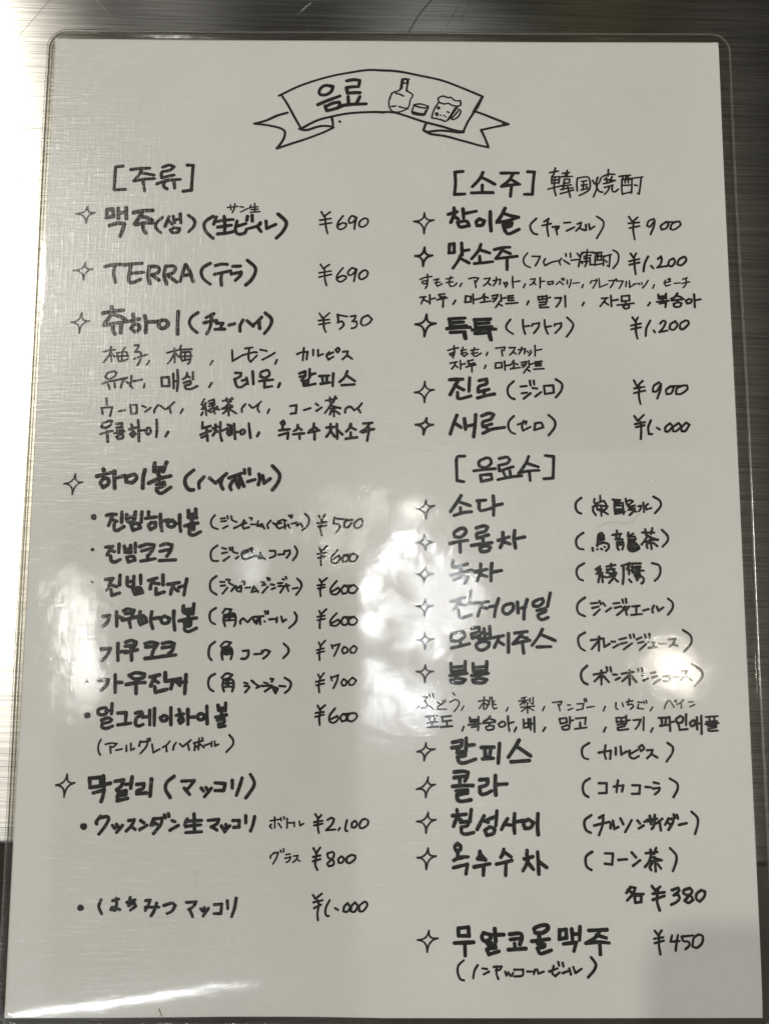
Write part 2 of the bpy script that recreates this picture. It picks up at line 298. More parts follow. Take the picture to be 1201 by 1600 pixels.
 ('price', None, '66 -409 1790 -394 1761 -354 1789/66 -418 1735 -348 1747/66 -418 1706 -343 1719/66 -386 1759 -380 1696 -369 1649/66 -274 1765 -303 1723 -308 1691 -288 1676 -258 1692 -253 1713 -278 1718 -303 1702/66 -194 1755 -219 1765 -238 1739 -233 1718 -213 1723 -189 1755 -198 1718 -203 1678/66 -139 1750 -168 1729 -173 1703 -153 1692 -123 1713 -119 1740 -139 1750'),
 ('drink_name', None, '118 -1742 1424 -1692 1438 -1623 1440/118 -1679 1436 -1685 1384 -1672 1326/118 -1623 1436 -1572 1443 -1512 1448/118 -1580 1438 -1588 1385 -1589 1336 -1567 1324 -1517 1345/118 -1578 1383 -1501 1390/118 -1464 1426 -1473 1376 -1460 1318/118 -1468 1428 -1417 1426 -1403 1404 -1424 1381 -1466 1372/118 -1449 1372 -1405 1341/118 -1365 1431 -1374 1377 -1357 1315/118 -1365 1429 -1318 1431 -1305 1413 -1321 1386 -1368 1372/118 -1355 1372 -1293 1328/118 -1245 1440 -1257 1395 -1272 1333/118 -1241 1440 -1219 1404 -1193 1333/118 -1260 1369 -1205 1378'),
 ('reading_note', None, '108 -1091 1450 -1133 1423 -1145 1387 -1127 1347 -1088 1316/113 -1059 1435 -1020 1445 -985 1443/113 -1063 1379 -1008 1392 -964 1402/113 -1018 1386 -1022 1350 -1018 1309/113 -950 1431 -905 1433/113 -959 1382 -900 1394 -904 1372 -933 1341/113 -862 1470 -816 1429 -812 1393 -834 1346 -868 1312'),
 ('price', None, '65 -410 1448 -393 1421 -355 1447/65 -417 1393 -345 1405/65 -417 1366 -343 1383/65 -385 1416 -382 1354 -372 1313/65 -271 1426 -305 1380 -307 1349 -285 1336 -255 1354 -250 1370 -275 1375 -305 1359/65 -191 1417 -216 1425 -241 1396 -231 1380 -211 1385 -186 1417 -196 1375 -203 1339/65 -137 1412 -166 1391 -171 1365 -156 1352 -126 1370 -117 1398 -137 1412'),
 ('drink_name', None, '128 -1689 1169 -1684 1133/128 -1739 1129 -1671 1142 -1616 1147/128 -1679 1138 -1703 1098 -1736 1054/128 -1670 1120 -1636 1107 -1601 1090/128 -1731 1052 -1668 1063 -1583 1077/128 -1672 1059 -1675 1023 -1661 997/128 -1625 1063 -1627 1006/128 -1555 1121 -1550 1099/128 -1583 1077 -1516 1092/128 -1549 1059 -1565 1033 -1538 1011 -1514 1029 -1519 1055 -1549 1059/128 -1483 1112 -1474 1064 -1475 1007/128 -1474 1073 -1405 1077/128 -1388 1082 -1395 1047 -1369 1034 -1340 1056 -1350 1082 -1388 1082/128 -1279 1140 -1281 1074 -1279 999'),
 ('reading_note', None, '113 -1159 1134 -1197 1105 -1209 1070 -1191 1034 -1160 1008/113 -1061 1128 -1107 1103/112 -1119 1070 -1081 1079 -1043 1085/113 -1073 1106 -1080 1048 -1100 1000/112 -1043 1068 -1004 1068 -1022 1031/112 -1050 1029 -991 1031/112 -966 1056 -932 1065/113 -881 1089 -898 1053 -898 1018/113 -856 1085 -817 1049/113 -767 1107 -796 1076 -821 1054/113 -783 1085 -778 1036/113 -746 1134 -711 1103 -706 1072 -723 1037 -748 1004'),
 ('price', None, '67 -413 1133 -391 1100 -351 1136/67 -417 1087 -353 1094/67 -415 1062 -348 1074/67 -387 1096 -384 1043 -373 1015/67 -302 1127 -297 1092 -301 1074 -276 1083 -263 1065 -271 1048 -288 1034/67 -297 1123 -242 1114/67 -220 1114 -191 1121 -195 1101 -212 1083 -186 1083 -182 1061 -194 1044 -216 1039/67 -114 1123 -148 1106 -158 1075 -143 1057 -109 1071 -90 1097 -114 1123'),
 ('flavour_list', None, '66 -1727 886 -1688 895 -1655 898/67 -1683 915 -1680 868 -1675 821/66 -1684 881 -1702 848 -1727 817/66 -1677 875 -1657 855/66 -1645 881 -1636 835 -1623 825 -1581 838 -1579 862 -1593 885 -1645 878/67 -1597 912 -1612 882 -1613 828/66 -1637 855 -1579 863/67 -1539 926 -1516 929 -1516 916 -1531 892/66 -1534 885 -1505 885 -1498 862 -1503 828 -1518 802/66 -1539 842 -1504 855 -1462 868/66 -1447 829 -1460 805/66 -1338 880 -1296 893 -1264 900/67 -1296 910 -1292 870 -1291 819/67 -1293 883 -1311 843 -1333 812/66 -1286 876 -1269 856/67 -1255 927 -1264 900/67 -1258 900 -1225 902 -1189 904/67 -1254 887 -1256 856 -1246 830 -1204 840/67 -1254 883 -1198 887 -1194 857 -1200 823 -1212 810/67 -1228 887 -1230 836/66 -1263 858 -1188 860/66 -1060 832 -1074 807/71 -943 898 -939 830 -876 869/71 -865 909 -818 916/71 -872 869 -813 885 -792 885/71 -839 913 -842 848 -829 826 -791 865/71 -771 902 -733 894/71 -757 839 -723 857 -682 883/71 -668 840 -679 812/71 -546 874 -520 886 -482 889 -488 841/71 -505 915 -511 836/71 -448 902 -448 867/71 -419 902 -418 863 -389 876/71 -350 889 -367 867 -354 841 -325 859/71 -367 867 -325 887/71 -295 916 -312 903 -299 885 -287 903 -295 916/71 -266 890 -236 894 -244 868 -269 842/71 -240 868 -210 846'),
 ('flavour_list', None, '70 -1656 764 -1695 754 -1710 727 -1690 714 -1655 731 -1643 754 -1656 764/70 -1725 687 -1667 704 -1583 718/70 -1696 694 -1681 654/70 -1654 701 -1649 661/70 -1632 711 -1577 724/70 -1590 718 -1608 688 -1613 661/70 -1582 698 -1562 685 -1542 658/70 -1551 735 -1553 695 -1559 671/70 -1544 701 -1486 712/70 -1470 685 -1474 662/82 -1369 725 -1364 672 -1319 672 -1324 729 -1369 725/82 -1298 749 -1292 659/82 -1294 702 -1268 706/82 -1273 773 -1268 703 -1272 643/82 -1214 756 -1220 729 -1239 716/82 -1214 739 -1197 726/82 -1178 760 -1177 716/82 -1232 693 -1193 706 -1192 686 -1225 676 -1218 656 -1185 656 -1150 673/82 -1063 693 -1078 667/91 -920 756 -887 756 -890 734 -924 717 -910 674 -884 667 -855 687/91 -877 708 -848 717/91 -852 726 -843 687/91 -815 765 -809 687/91 -730 774 -764 761 -768 735 -738 726 -713 744 -718 770 -730 774/91 -738 726 -733 709/91 -773 705 -691 714/91 -741 692 -741 666 -695 673/91 -648 692 -657 668/91 -531 753 -493 767 -497 736 -518 710/91 -527 732 -493 741/91 -468 780 -467 728/91 -467 745 -434 754/91 -509 701 -476 715 -479 693 -505 688 -496 676 -433 689/91 -408 737 -349 741/91 -391 732 -386 693/91 -362 737 -365 693/91 -399 689 -344 698/91 -324 754 -327 676/92 -239 768 -256 729 -285 702/91 -243 742 -192 707/91 -272 681 -196 686'),
 ('flavour_list', None, '71 -1698 594 -1694 554/71 -1724 536 -1717 498/71 -1722 536 -1660 541 -1667 507 -1672 485/71 -1621 515 -1583 522/71 -1551 554 -1544 499 -1511 503 -1513 555 -1551 554/71 -1479 549 -1458 540/71 -1461 512 -1428 538/71 -1383 555 -1403 529 -1406 508/71 -1370 551 -1335 530 -1286 573/71 -1315 543 -1305 506/71 -1233 530 -1246 504/70 -1105 592 -1121 560 -1101 550/70 -1095 568 -1118 530 -1094 533/70 -1098 550 -1090 493/70 -1112 511 -1121 493/70 -1081 523 -1071 513/70 -1078 580 -1047 590 -1043 565/70 -1075 565 -1044 570/70 -1077 548 -1041 558/70 -1051 555 -1047 531 -1039 503/70 -1076 521 -1060 536/70 -1064 511 -1035 528/70 -1024 546 -1045 533/70 -1038 533 -1013 528/70 -993 581 -964 588 -932 593/70 -969 598 -966 578/70 -937 601 -944 576/70 -954 576 -973 546 -997 533/70 -961 561 -934 551/70 -987 533 -934 544/70 -960 548 -954 491/70 -962 529 -989 504/70 -948 529 -908 504/70 -856 561 -875 536 -875 514/70 -832 559 -812 539 -783 557 -759 579/70 -776 557 -780 532 -770 514/70 -710 530 -719 507/76 -583 550 -545 557 -548 507 -578 503/76 -500 525 -460 538/76 -427 565 -414 555/76 -424 521 -393 542/76 -368 585 -326 592 -301 599/76 -343 603 -343 577/76 -310 612 -322 577/76 -330 573 -351 538 -372 508/76 -338 555 -313 547 -279 538/76 -338 534 -288 543/76 -321 542 -317 487/76 -334 521 -342 499/76 -309 521 -283 502/76 -225 549 -247 534 -250 511/76 -216 547 -195 526 -170 543 -149 569/76 -174 539 -157 511'),
 ('flavour_list', None, '91 -1677 455 -1714 438 -1719 417 -1692 412 -1664 434 -1660 454 -1677 455/90 -1726 374 -1654 395/90 -1685 391 -1679 327/91 -1630 438 -1597 440 -1596 421 -1629 413 -1624 396 -1591 404/90 -1641 380 -1582 391/90 -1607 374 -1627 357 -1614 344 -1589 353 -1590 372 -1607 374/91 -1542 434 -1533 417/91 -1553 404 -1512 415/90 -1528 392 -1544 375 -1531 358 -1515 375 -1528 392/91 -1501 460 -1495 396 -1492 332/90 -1495 396 -1457 401/91 -1441 413 -1452 392 -1439 371 -1423 388 -1428 409 -1441 413/91 -1390 465 -1386 405 -1388 358/91 -1318 388 -1332 363/90 -1112 449 -1112 412 -1062 427/90 -1086 417 -1085 397/90 -1123 372 -1090 387 -1061 397/90 -1115 355 -1082 370 -1078 335/90 -1033 434 -1032 412/90 -1049 412 -1018 422/90 -1035 412 -1036 387 -1048 368/90 -1027 397 -1020 392/90 -1004 449 -1005 407 -1002 368 -992 336/90 -1000 395 -964 410/90 -958 434 -941 430/90 -964 410 -923 422/90 -945 405 -961 388 -949 370 -927 383 -930 403 -945 405/90 -945 393 -942 383/90 -921 440 -918 393 -912 348/90 -918 388 -894 390/90 -867 405 -882 393 -876 376 -860 381 -855 398 -867 405/90 -832 442 -826 398 -820 354/90 -768 388 -779 364/91 -623 460 -638 447 -627 430 -615 442 -623 460/91 -627 430 -627 408/91 -648 400 -614 404 -585 408/91 -647 370 -593 387 -596 349/91 -535 434 -539 409 -559 396/91 -535 421 -513 404/91 -563 376 -496 383/91 -526 383 -523 349/91 -438 443 -442 413 -463 400/91 -438 426 -417 409/91 -471 387 -404 401/91 -433 392 -433 345/91 -337 439 -337 422/91 -362 418 -312 422/91 -333 418 -341 392 -362 362/91 -337 397 -311 363/91 -299 440 -296 350/91 -297 405 -265 376/91 -215 440 -224 414 -244 393/91 -219 423 -186 406/91 -215 389 -215 363/91 -244 350 -177 359/91 -140 444 -85 449/91 -102 445 -118 419 -156 393/91 -114 419 -89 409/91 -144 389 -76 410/91 -106 398 -116 338'),
 ('drink_name', None, '130 -1699 163 -1694 142/130 -1735 116 -1653 138/130 -1693 104 -1713 78 -1695 49 -1666 70 -1668 100 -1693 104/130 -1632 146 -1630 91 -1626 45/130 -1628 104 -1569 121/130 -1511 130 -1556 113 -1559 83 -1521 79 -1497 109 -1511 130/130 -1449 155 -1458 109 -1459 46/130 -1392 198 -1395 147 -1341 152/130 -1321 202 -1340 147/130 -1391 168 -1333 173/130 -1374 147 -1364 118/130 -1425 75 -1368 101 -1294 120/130 -1360 118 -1364 97/130 -1375 67 -1334 80 -1333 59 -1375 46 -1370 25 -1344 15 -1292 51'),
 ('reading_note', None, '125 -1157 156 -1202 114 -1205 72 -1183 38 -1154 36/125 -1094 115 -1122 81 -1121 47/118 -1060 108 -1023 77 -993 104 -958 136/118 -984 104 -992 72 -978 41/118 -943 109 -872 136/119 -908 123 -903 91 -884 50/118 -921 91 -936 59 -928 36/118 -876 109 -853 59/119 -881 127 -882 59/119 -852 159 -850 137/119 -823 164 -820 132/118 -831 87 -786 100/119 -764 132 -759 101 -767 69/119 -742 123 -732 78 -696 105/119 -684 183 -643 137 -642 101 -660 65 -682 37'),
 ('drink_name', None, '120 -1668 -120 -1642 -114 -1611 -114/120 -1633 -117 -1644 -152 -1654 -181/120 -1632 -146 -1606 -155/120 -1577 -100 -1577 -163/120 -1620 -172 -1619 -204 -1598 -209 -1562 -186/120 -1548 -114 -1546 -146 -1526 -163 -1503 -146 -1497 -99/120 -1547 -134 -1501 -128/120 -1459 -99 -1460 -160/120 -1520 -174 -1507 -209 -1464 -194 -1480 -168 -1520 -174/120 -1419 -99 -1418 -119/120 -1435 -137 -1372 -128/120 -1400 -162 -1416 -180 -1404 -203 -1376 -188 -1377 -162 -1400 -162/120 -1347 -113 -1345 -162 -1335 -211/120 -1340 -154 -1297 -145/120 -1274 -148 -1300 -159 -1299 -182 -1273 -188 -1253 -168 -1274 -148/120 -1232 -116 -1230 -168 -1223 -214/121 -1181 -89 -1180 -130 -1131 -133/121 -1138 -81 -1134 -130/120 -1178 -113 -1138 -110/120 -1157 -133 -1156 -156/120 -1163 -133 -1162 -153/120 -1201 -182 -1164 -170 -1122 -164/120 -1175 -188 -1147 -182 -1146 -202 -1172 -208 -1168 -231 -1145 -236 -1106 -216'),
 ('drink_name', None, '113 -1666 -310 -1623 -304/113 -1629 -307 -1645 -335 -1655 -356/113 -1631 -330 -1613 -335/113 -1586 -292 -1587 -341/113 -1635 -361 -1628 -390 -1608 -398 -1577 -384/113 -1555 -304 -1550 -341 -1519 -341/113 -1518 -298 -1513 -341/113 -1551 -324 -1517 -318/113 -1490 -286 -1488 -341/113 -1538 -369 -1528 -398 -1489 -386 -1501 -364 -1538 -369/113 -1463 -306 -1424 -292 -1378 -295 -1388 -329 -1415 -363/113 -1451 -332 -1400 -318/113 -1416 -358 -1412 -383/113 -1454 -392 -1415 -386 -1369 -377/113 -1341 -300 -1310 -289 -1272 -294 -1280 -329 -1301 -363/113 -1342 -334 -1308 -326 -1280 -323/113 -1343 -389 -1249 -384'),
 ('drink_name', None, '112 -1660 -502 -1615 -496/112 -1621 -499 -1634 -533 -1649 -564/112 -1628 -533 -1591 -544/113 -1573 -476 -1574 -533/112 -1624 -561 -1617 -595 -1572 -581/113 -1530 -487 -1529 -533 -1505 -544 -1489 -527/113 -1491 -484 -1492 -538/112 -1529 -516 -1493 -510/113 -1452 -476 -1449 -527/112 -1497 -555 -1481 -589 -1436 -578 -1454 -549 -1497 -555/112 -1482 -569 -1448 -566/113 -1405 -507 -1354 -492/113 -1371 -498 -1387 -527 -1392 -555/112 -1376 -521 -1341 -526/113 -1320 -475 -1317 -532/112 -1358 -552 -1356 -589 -1309 -574/112 -1290 -529 -1222 -518/113 -1251 -523 -1264 -555 -1271 -588/112 -1255 -549 -1226 -569/112 -1222 -546 -1188 -534/113 -1178 -498 -1185 -543 -1192 -591'),
 ('drink_name', None, '115 -1663 -719 -1626 -713 -1633 -747 -1658 -775/115 -1585 -691 -1581 -775/115 -1578 -719 -1544 -730/115 -1545 -685 -1518 -674 -1483 -682 -1493 -713/115 -1533 -702 -1494 -696/115 -1549 -741 -1504 -730 -1465 -719/115 -1509 -741 -1499 -783/115 -1446 -690 -1448 -707/115 -1470 -724 -1426 -713/115 -1431 -719 -1453 -741 -1441 -766 -1407 -749 -1414 -724 -1431 -719/115 -1436 -735 -1427 -749/115 -1378 -690 -1382 -741 -1369 -788/115 -1377 -732 -1329 -724/115 -1301 -715 -1326 -729 -1311 -757 -1280 -752 -1272 -729 -1301 -715/115 -1248 -687 -1247 -740 -1239 -796/116 -1193 -656 -1189 -695 -1137 -701/116 -1131 -644 -1137 -701/116 -1192 -678 -1138 -673/115 -1183 -690 -1138 -684/115 -1166 -701 -1162 -723/115 -1215 -743 -1165 -732 -1114 -726/115 -1187 -749 -1147 -749 -1152 -771 -1180 -774 -1180 -796 -1157 -805 -1112 -785/115 -1181 -763 -1153 -763'),
 ('drink_name', None, '117 -1665 -909 -1612 -904 -1627 -941 -1656 -973/117 -1569 -876 -1568 -924 -1565 -973/117 -1563 -924 -1518 -920/117 -1524 -868 -1492 -858 -1463 -868 -1470 -892 -1495 -900/117 -1527 -892 -1471 -884/117 -1526 -928 -1453 -912/117 -1490 -920 -1485 -972/117 -1410 -876 -1374 -868 -1337 -876 -1360 -916 -1371 -956/117 -1405 -896 -1357 -892/117 -1407 -962 -1346 -956 -1306 -949/117 -1308 -875 -1268 -867 -1239 -875 -1250 -916 -1270 -932/117 -1308 -900 -1251 -891/117 -1306 -949 -1229 -941'),
 ('drink_name', None, '121 -1670 -1089 -1617 -1085 -1628 -1116 -1655 -1144/121 -1578 -1057 -1574 -1156/121 -1572 -1100 -1536 -1100/122 -1497 -1060 -1457 -1044 -1408 -1052 -1415 -1072 -1463 -1080 -1497 -1060/121 -1511 -1112 -1455 -1102 -1402 -1100/121 -1454 -1106 -1452 -1164/122 -1375 -1068 -1319 -1056/122 -1343 -1064 -1358 -1092 -1369 -1120/121 -1354 -1084 -1325 -1100/122 -1286 -1044 -1285 -1092/121 -1345 -1124 -1339 -1156 -1275 -1139/121 -1277 -1092 -1196 -1076/121 -1240 -1092 -1251 -1135/121 -1220 -1092 -1199 -1115/121 -1196 -1099 -1163 -1095/122 -1165 -1056 -1167 -1107 -1169 -1163'),
 ('drink_name', None, '111 -1632 -1245 -1666 -1255 -1665 -1279 -1638 -1285 -1618 -1272 -1622 -1249 -1632 -1245/110 -1622 -1262 -1587 -1262/111 -1589 -1222 -1590 -1279/110 -1647 -1315 -1610 -1302 -1589 -1312 -1598 -1325 -1642 -1335 -1641 -1355 -1617 -1362 -1581 -1349/110 -1553 -1275 -1505 -1272 -1507 -1312 -1509 -1339/110 -1550 -1342 -1476 -1332/110 -1451 -1275 -1417 -1268 -1409 -1285 -1443 -1302 -1448 -1338 -1427 -1348 -1404 -1338/110 -1409 -1298 -1375 -1295/111 -1369 -1258 -1366 -1342/111 -1342 -1248 -1340 -1345/110 -1286 -1288 -1306 -1301 -1296 -1318 -1272 -1315 -1269 -1295 -1286 -1288/111 -1247 -1244 -1244 -1341/111 -1199 -1254 -1195 -1268/111 -1215 -1288 -1171 -1278/110 -1187 -1298 -1200 -1314 -1190 -1331 -1173 -1318 -1177 -1301 -1187 -1298/111 -1148 -1254 -1145 -1338/111 -1143 -1298 -1109 -1296/111 -1075 -1277 -1092 -1294 -1081 -1311 -1057 -1307 -1054 -1287 -1075 -1277/111 -1039 -1234 -1034 -1334/111 -974 -1230 -970 -1257 -932 -1257/111 -930 -1217 -932 -1260/111 -970 -1247 -933 -1244/111 -953 -1260 -952 -1284/111 -986 -1297 -925 -1284/110 -975 -1314 -938 -1307 -937 -1327 -968 -1337 -964 -1351 -930 -1347'),
 ('reading_note', None, '65 -1645 -1425 -1658 -1458 -1656 -1492 -1645 -1511/65 -1617 -1452 -1587 -1445 -1553 -1448 -1569 -1465 -1582 -1468/65 -1590 -1462 -1585 -1501/65 -1555 -1485 -1521 -1478/65 -1497 -1458 -1495 -1491/65 -1471 -1448 -1470 -1485 -1450 -1475/65 -1417 -1435 -1423 -1461/65 -1417 -1438 -1373 -1435 -1382 -1465 -1415 -1504/65 -1377 -1421 -1371 -1435/65 -1364 -1418 -1360 -1431/65 -1349 -1451 -1340 -1498 -1304 -1478/65 -1247 -1434 -1267 -1458 -1287 -1468/65 -1267 -1458 -1263 -1491/65 -1210 -1441 -1223 -1461 -1226 -1481/65 -1189 -1448 -1172 -1464 -1145 -1444 -1125 -1427/65 -1142 -1451 -1134 -1481/65 -1108 -1444 -1057 -1431/65 -1078 -1417 -1080 -1480/65 -1101 -1454 -1103 -1484/65 -1070 -1451 -1049 -1470/65 -1074 -1451 -1094 -1467/65 -1061 -1414 -1056 -1427/65 -1046 -1457 -1016 -1447/65 -1006 -1437 -1005 -1464/65 -989 -1434 -985 -1460 -965 -1450/68 -904 -1398 -882 -1426 -885 -1456 -919 -1494'),
 ('drink_name', None, '118 -1701 -1642 -1695 -1694 -1633 -1685 -1639 -1638 -1701 -1642/118 -1622 -1629 -1615 -1694/117 -1615 -1677 -1580 -1670/117 -1676 -1724 -1614 -1707 -1621 -1746 -1629 -1771/118 -1554 -1659 -1505 -1652 -1517 -1685 -1543 -1707/118 -1491 -1676 -1464 -1672/118 -1457 -1635 -1463 -1698/117 -1534 -1720 -1489 -1711 -1489 -1732 -1537 -1741 -1536 -1767 -1479 -1754/118 -1428 -1676 -1388 -1672 -1392 -1698 -1423 -1711 -1426 -1728 -1373 -1724/118 -1345 -1646 -1350 -1741'),
 ('reading_note', None, '107 -1216 -1631 -1255 -1663 -1263 -1702 -1235 -1749/107 -1171 -1658 -1099 -1654 -1121 -1684 -1138 -1702/107 -1156 -1697 -1124 -1732/107 -1058 -1697 -1044 -1714/107 -1031 -1693 -1022 -1706/107 -1000 -1697 -1039 -1745/107 -979 -1667 -921 -1671 -929 -1710 -978 -1710/103 -881 -1653 -880 -1695/103 -825 -1640 -837 -1682 -855 -1736/103 -778 -1619 -756 -1657 -759 -1690 -801 -1751'),
 ('drink_name', None, '105 -1629 -1855 -1651 -1882 -1649 -1895/104 -1638 -1864 -1593 -1855 -1583 -1873 -1604 -1913 -1634 -1952/104 -1559 -1904 -1544 -1921/104 -1536 -1897 -1526 -1912/104 -1502 -1904 -1534 -1943/105 -1468 -1877 -1436 -1873 -1449 -1904 -1479 -1935/104 -1453 -1908 -1429 -1926/105 -1399 -1877 -1380 -1890/104 -1402 -1927 -1362 -1903/105 -1326 -1868 -1339 -1903 -1320 -1899/105 -1326 -1868 -1276 -1863 -1284 -1899 -1323 -1948/105 -1316 -1890 -1288 -1908/105 -1265 -1846 -1257 -1863/105 -1242 -1839 -1238 -1854/105 -1220 -1877 -1202 -1883/104 -1230 -1930 -1183 -1903/105 -1133 -1868 -1146 -1899 -1139 -1912/105 -1142 -1881 -1051 -1876/105 -1095 -1841 -1090 -1934/105 -1132 -1907 -1055 -1900/104 -1140 -1943 -1049 -1938/105 -1014 -1876 -954 -1870 -963 -1894 -995 -1912/105 -990 -1912 -962 -1929/105 -937 -1907 -926 -1923/105 -912 -1898 -908 -1912/105 -889 -1905 -918 -1938/105 -872 -1876 -835 -1876 -836 -1911 -866 -1914/105 -799 -1849 -798 -1889/105 -748 -1854 -757 -1898 -770 -1933'),
 ('serving_note', None, '55 -657 -1877 -608 -1869/55 -633 -1857 -632 -1916/55 -653 -1897 -661 -1908 -648 -1920/55 -611 -1892 -594 -1915/55 -599 -1861 -595 -1876/55 -581 -1854 -578 -1868/55 -562 -1864 -561 -1916/55 -558 -1888 -525 -1888/55 -521 -1884 -520 -1908/55 -492 -1880 -487 -1904 -468 -1892'),
 ('serving_note', None, '54 -629 -2051 -653 -2071 -652 -2083/54 -637 -2055 -609 -2051 -620 -2083 -640 -2115/54 -596 -2039 -592 -2051/54 -580 -2031 -578 -2047/54 -565 -2063 -543 -2059/54 -571 -2083 -538 -2075 -546 -2095 -562 -2105/54 -522 -2071 -497 -2067 -505 -2087 -525 -2105/54 -505 -2087 -484 -2099'),
 ('price', None, '70 -401 -1840 -384 -1864 -366 -1844/69 -407 -1884 -359 -1876/69 -407 -1902 -359 -1892/69 -386 -1864 -385 -1916 -379 -1944/69 -331 -1872 -310 -1860 -293 -1868 -305 -1896 -338 -1928 -285 -1924/69 -260 -1916 -268 -1928/69 -219 -1872 -227 -1904 -228 -1928 -218 -1932/69 -173 -1876 -190 -1888 -192 -1912 -173 -1912 -161 -1892 -173 -1876/70 -120 -1866 -140 -1880 -148 -1908 -132 -1917 -103 -1900 -99 -1876 -120 -1866'),
 ('price', None, '69 -409 -2027 -394 -2055 -370 -2023/69 -411 -2075 -370 -2067/69 -410 -2098 -369 -2087/69 -390 -2055 -398 -2114 -385 -2146/69 -300 -2047 -329 -2055 -324 -2079 -295 -2094 -295 -2118 -320 -2126 -328 -2110 -299 -2083 -291 -2059 -300 -2047/69 -250 -2071 -266 -2086 -265 -2106 -246 -2106 -234 -2086 -250 -2071/69 -193 -2063 -217 -2078 -221 -2102 -200 -2108 -172 -2086 -172 -2067 -193 -2063'),
 ('drink_name', None, '92 -1607 -2311 -1618 -2346 -1601 -2385/92 -1542 -2315 -1506 -2307/93 -1520 -2302 -1518 -2337 -1526 -2367 -1549 -2363 -1540 -2350 -1499 -2363/93 -1443 -2298 -1450 -2337/92 -1460 -2324 -1415 -2311/92 -1450 -2341 -1419 -2328 -1409 -2345 -1440 -2367/93 -1356 -2315 -1329 -2311 -1341 -2345 -1354 -2367 -1355 -2350 -1278 -2350/93 -1292 -2328 -1304 -2367 -1321 -2397/92 -1251 -2341 -1206 -2328 -1187 -2341 -1204 -2371 -1231 -2384/93 -1124 -2324 -1070 -2321 -1083 -2345 -1110 -2362/92 -1105 -2362 -1086 -2401/93 -1042 -2358 -1030 -2371/93 -1022 -2352 -1016 -2367/93 -998 -2355 -1027 -2397/93 -965 -2336 -924 -2332 -928 -2384 -968 -2384/93 -893 -2315 -889 -2358/93 -843 -2301 -851 -2354 -866 -2399'),
 ('price', None, '69 -408 -2283 -395 -2303 -359 -2275/69 -405 -2322 -354 -2310/69 -401 -2353 -362 -2334/69 -383 -2311 -375 -2334 -382 -2381 -379 -2418/69 -314 -2310 -334 -2350 -337 -2381 -327 -2396 -317 -2395/69 -282 -2353 -266 -2363/69 -211 -2326 -231 -2345 -235 -2369 -215 -2373 -199 -2349 -211 -2326/69 -170 -2322 -190 -2342 -194 -2369 -174 -2373 -154 -2345 -170 -2322/69 -117 -2318 -145 -2341 -145 -2369 -125 -2369 -102 -2341 -105 -2322 -117 -2318'),
 ('price', None, '68 -395 -1230 -383 -1253 -351 -1227/68 -407 -1272 -359 -1266/68 -407 -1294 -359 -1281/68 -379 -1255 -385 -1302 -382 -1340/68 -294 -1246 -324 -1285 -324 -1319 -298 -1327 -276 -1306 -281 -1289 -315 -1306/68 -246 -1276 -263 -1297 -254 -1319 -233 -1314 -224 -1289 -246 -1276/68 -198 -1272 -220 -1289 -220 -1314 -194 -1319 -168 -1297 -172 -1276 -198 -1272/68 -233 -1276 -198 -1274'),
 ('price', None, '75 -402 -117 -384 -142 -366 -110/75 -410 -162 -357 -155/75 -408 -184 -356 -176/75 -384 -142 -392 -196 -383 -236/75 -308 -128 -315 -164 -281 -169 -276 -186 -298 -218/75 -308 -133 -245 -140 -200 -141/75 -227 -141 -249 -159 -249 -186 -227 -186 -205 -159 -227 -141/75 -160 -137 -187 -159 -187 -186 -164 -191 -140 -164 -147 -137 -160 -137'),
 ('price', None, '69 -397 -310 -386 -332 -351 -298/69 -408 -348 -355 -337/69 -403 -370 -363 -361/69 -381 -330 -387 -374 -385 -414/69 -288 -321 -323 -365 -323 -396 -296 -401 -274 -374 -279 -356 -314 -378/69 -243 -352 -261 -374 -252 -393 -230 -387 -225 -365 -243 -352/69 -190 -342 -217 -365 -212 -391 -185 -387 -168 -360 -190 -342/69 -252 -354 -190 -345'),
 ('price', None, '69 -393 -496 -382 -515 -349 -489/69 -404 -533 -361 -528/69 -401 -552 -361 -543/69 -379 -515 -388 -564 -385 -596/69 -291 -506 -326 -550 -321 -581 -294 -585 -273 -563 -282 -546 -317 -568/69 -242 -532 -264 -555 -255 -581 -233 -576 -224 -550 -242 -532/69 -189 -528 -220 -550 -215 -576 -188 -576 -166 -550 -189 -528/69 -251 -534 -189 -531'),
 ('price', None, '69 -392 -682 -382 -704 -351 -672/69 -403 -717 -359 -710/69 -401 -737 -359 -728/69 -380 -700 -388 -752 -388 -783/69 -289 -695 -324 -735 -324 -765 -293 -769 -271 -748 -280 -733 -315 -752/69 -240 -717 -262 -739 -253 -762 -231 -761 -222 -739 -240 -717/69 -187 -715 -218 -734 -214 -761 -187 -762 -168 -739 -187 -715/69 -249 -719 -187 -717'),
 ('price', None, '63 -393 -866 -384 -887 -355 -855/63 -404 -911 -362 -900/63 -401 -928 -361 -917/63 -379 -883 -389 -926 -387 -969/63 -318 -881 -311 -900/63 -311 -887 -270 -874 -283 -904 -302 -945/63 -243 -891 -256 -909 -247 -930 -225 -921 -226 -900 -243 -891/63 -186 -884 -208 -904 -203 -926 -182 -924 -170 -900 -186 -884'),
 ('price', None, '63 -395 -1051 -384 -1073 -360 -1043/63 -408 -1094 -360 -1083/63 -405 -1114 -359 -1103/63 -382 -1069 -390 -1116 -387 -1154/63 -320 -1064 -314 -1086/63 -312 -1068 -277 -1055 -285 -1090 -305 -1131/63 -246 -1077 -259 -1098 -250 -1116 -233 -1111 -228 -1090 -246 -1077/63 -194 -1068 -215 -1090 -211 -1111 -189 -1109 -172 -1085 -194 -1068'),
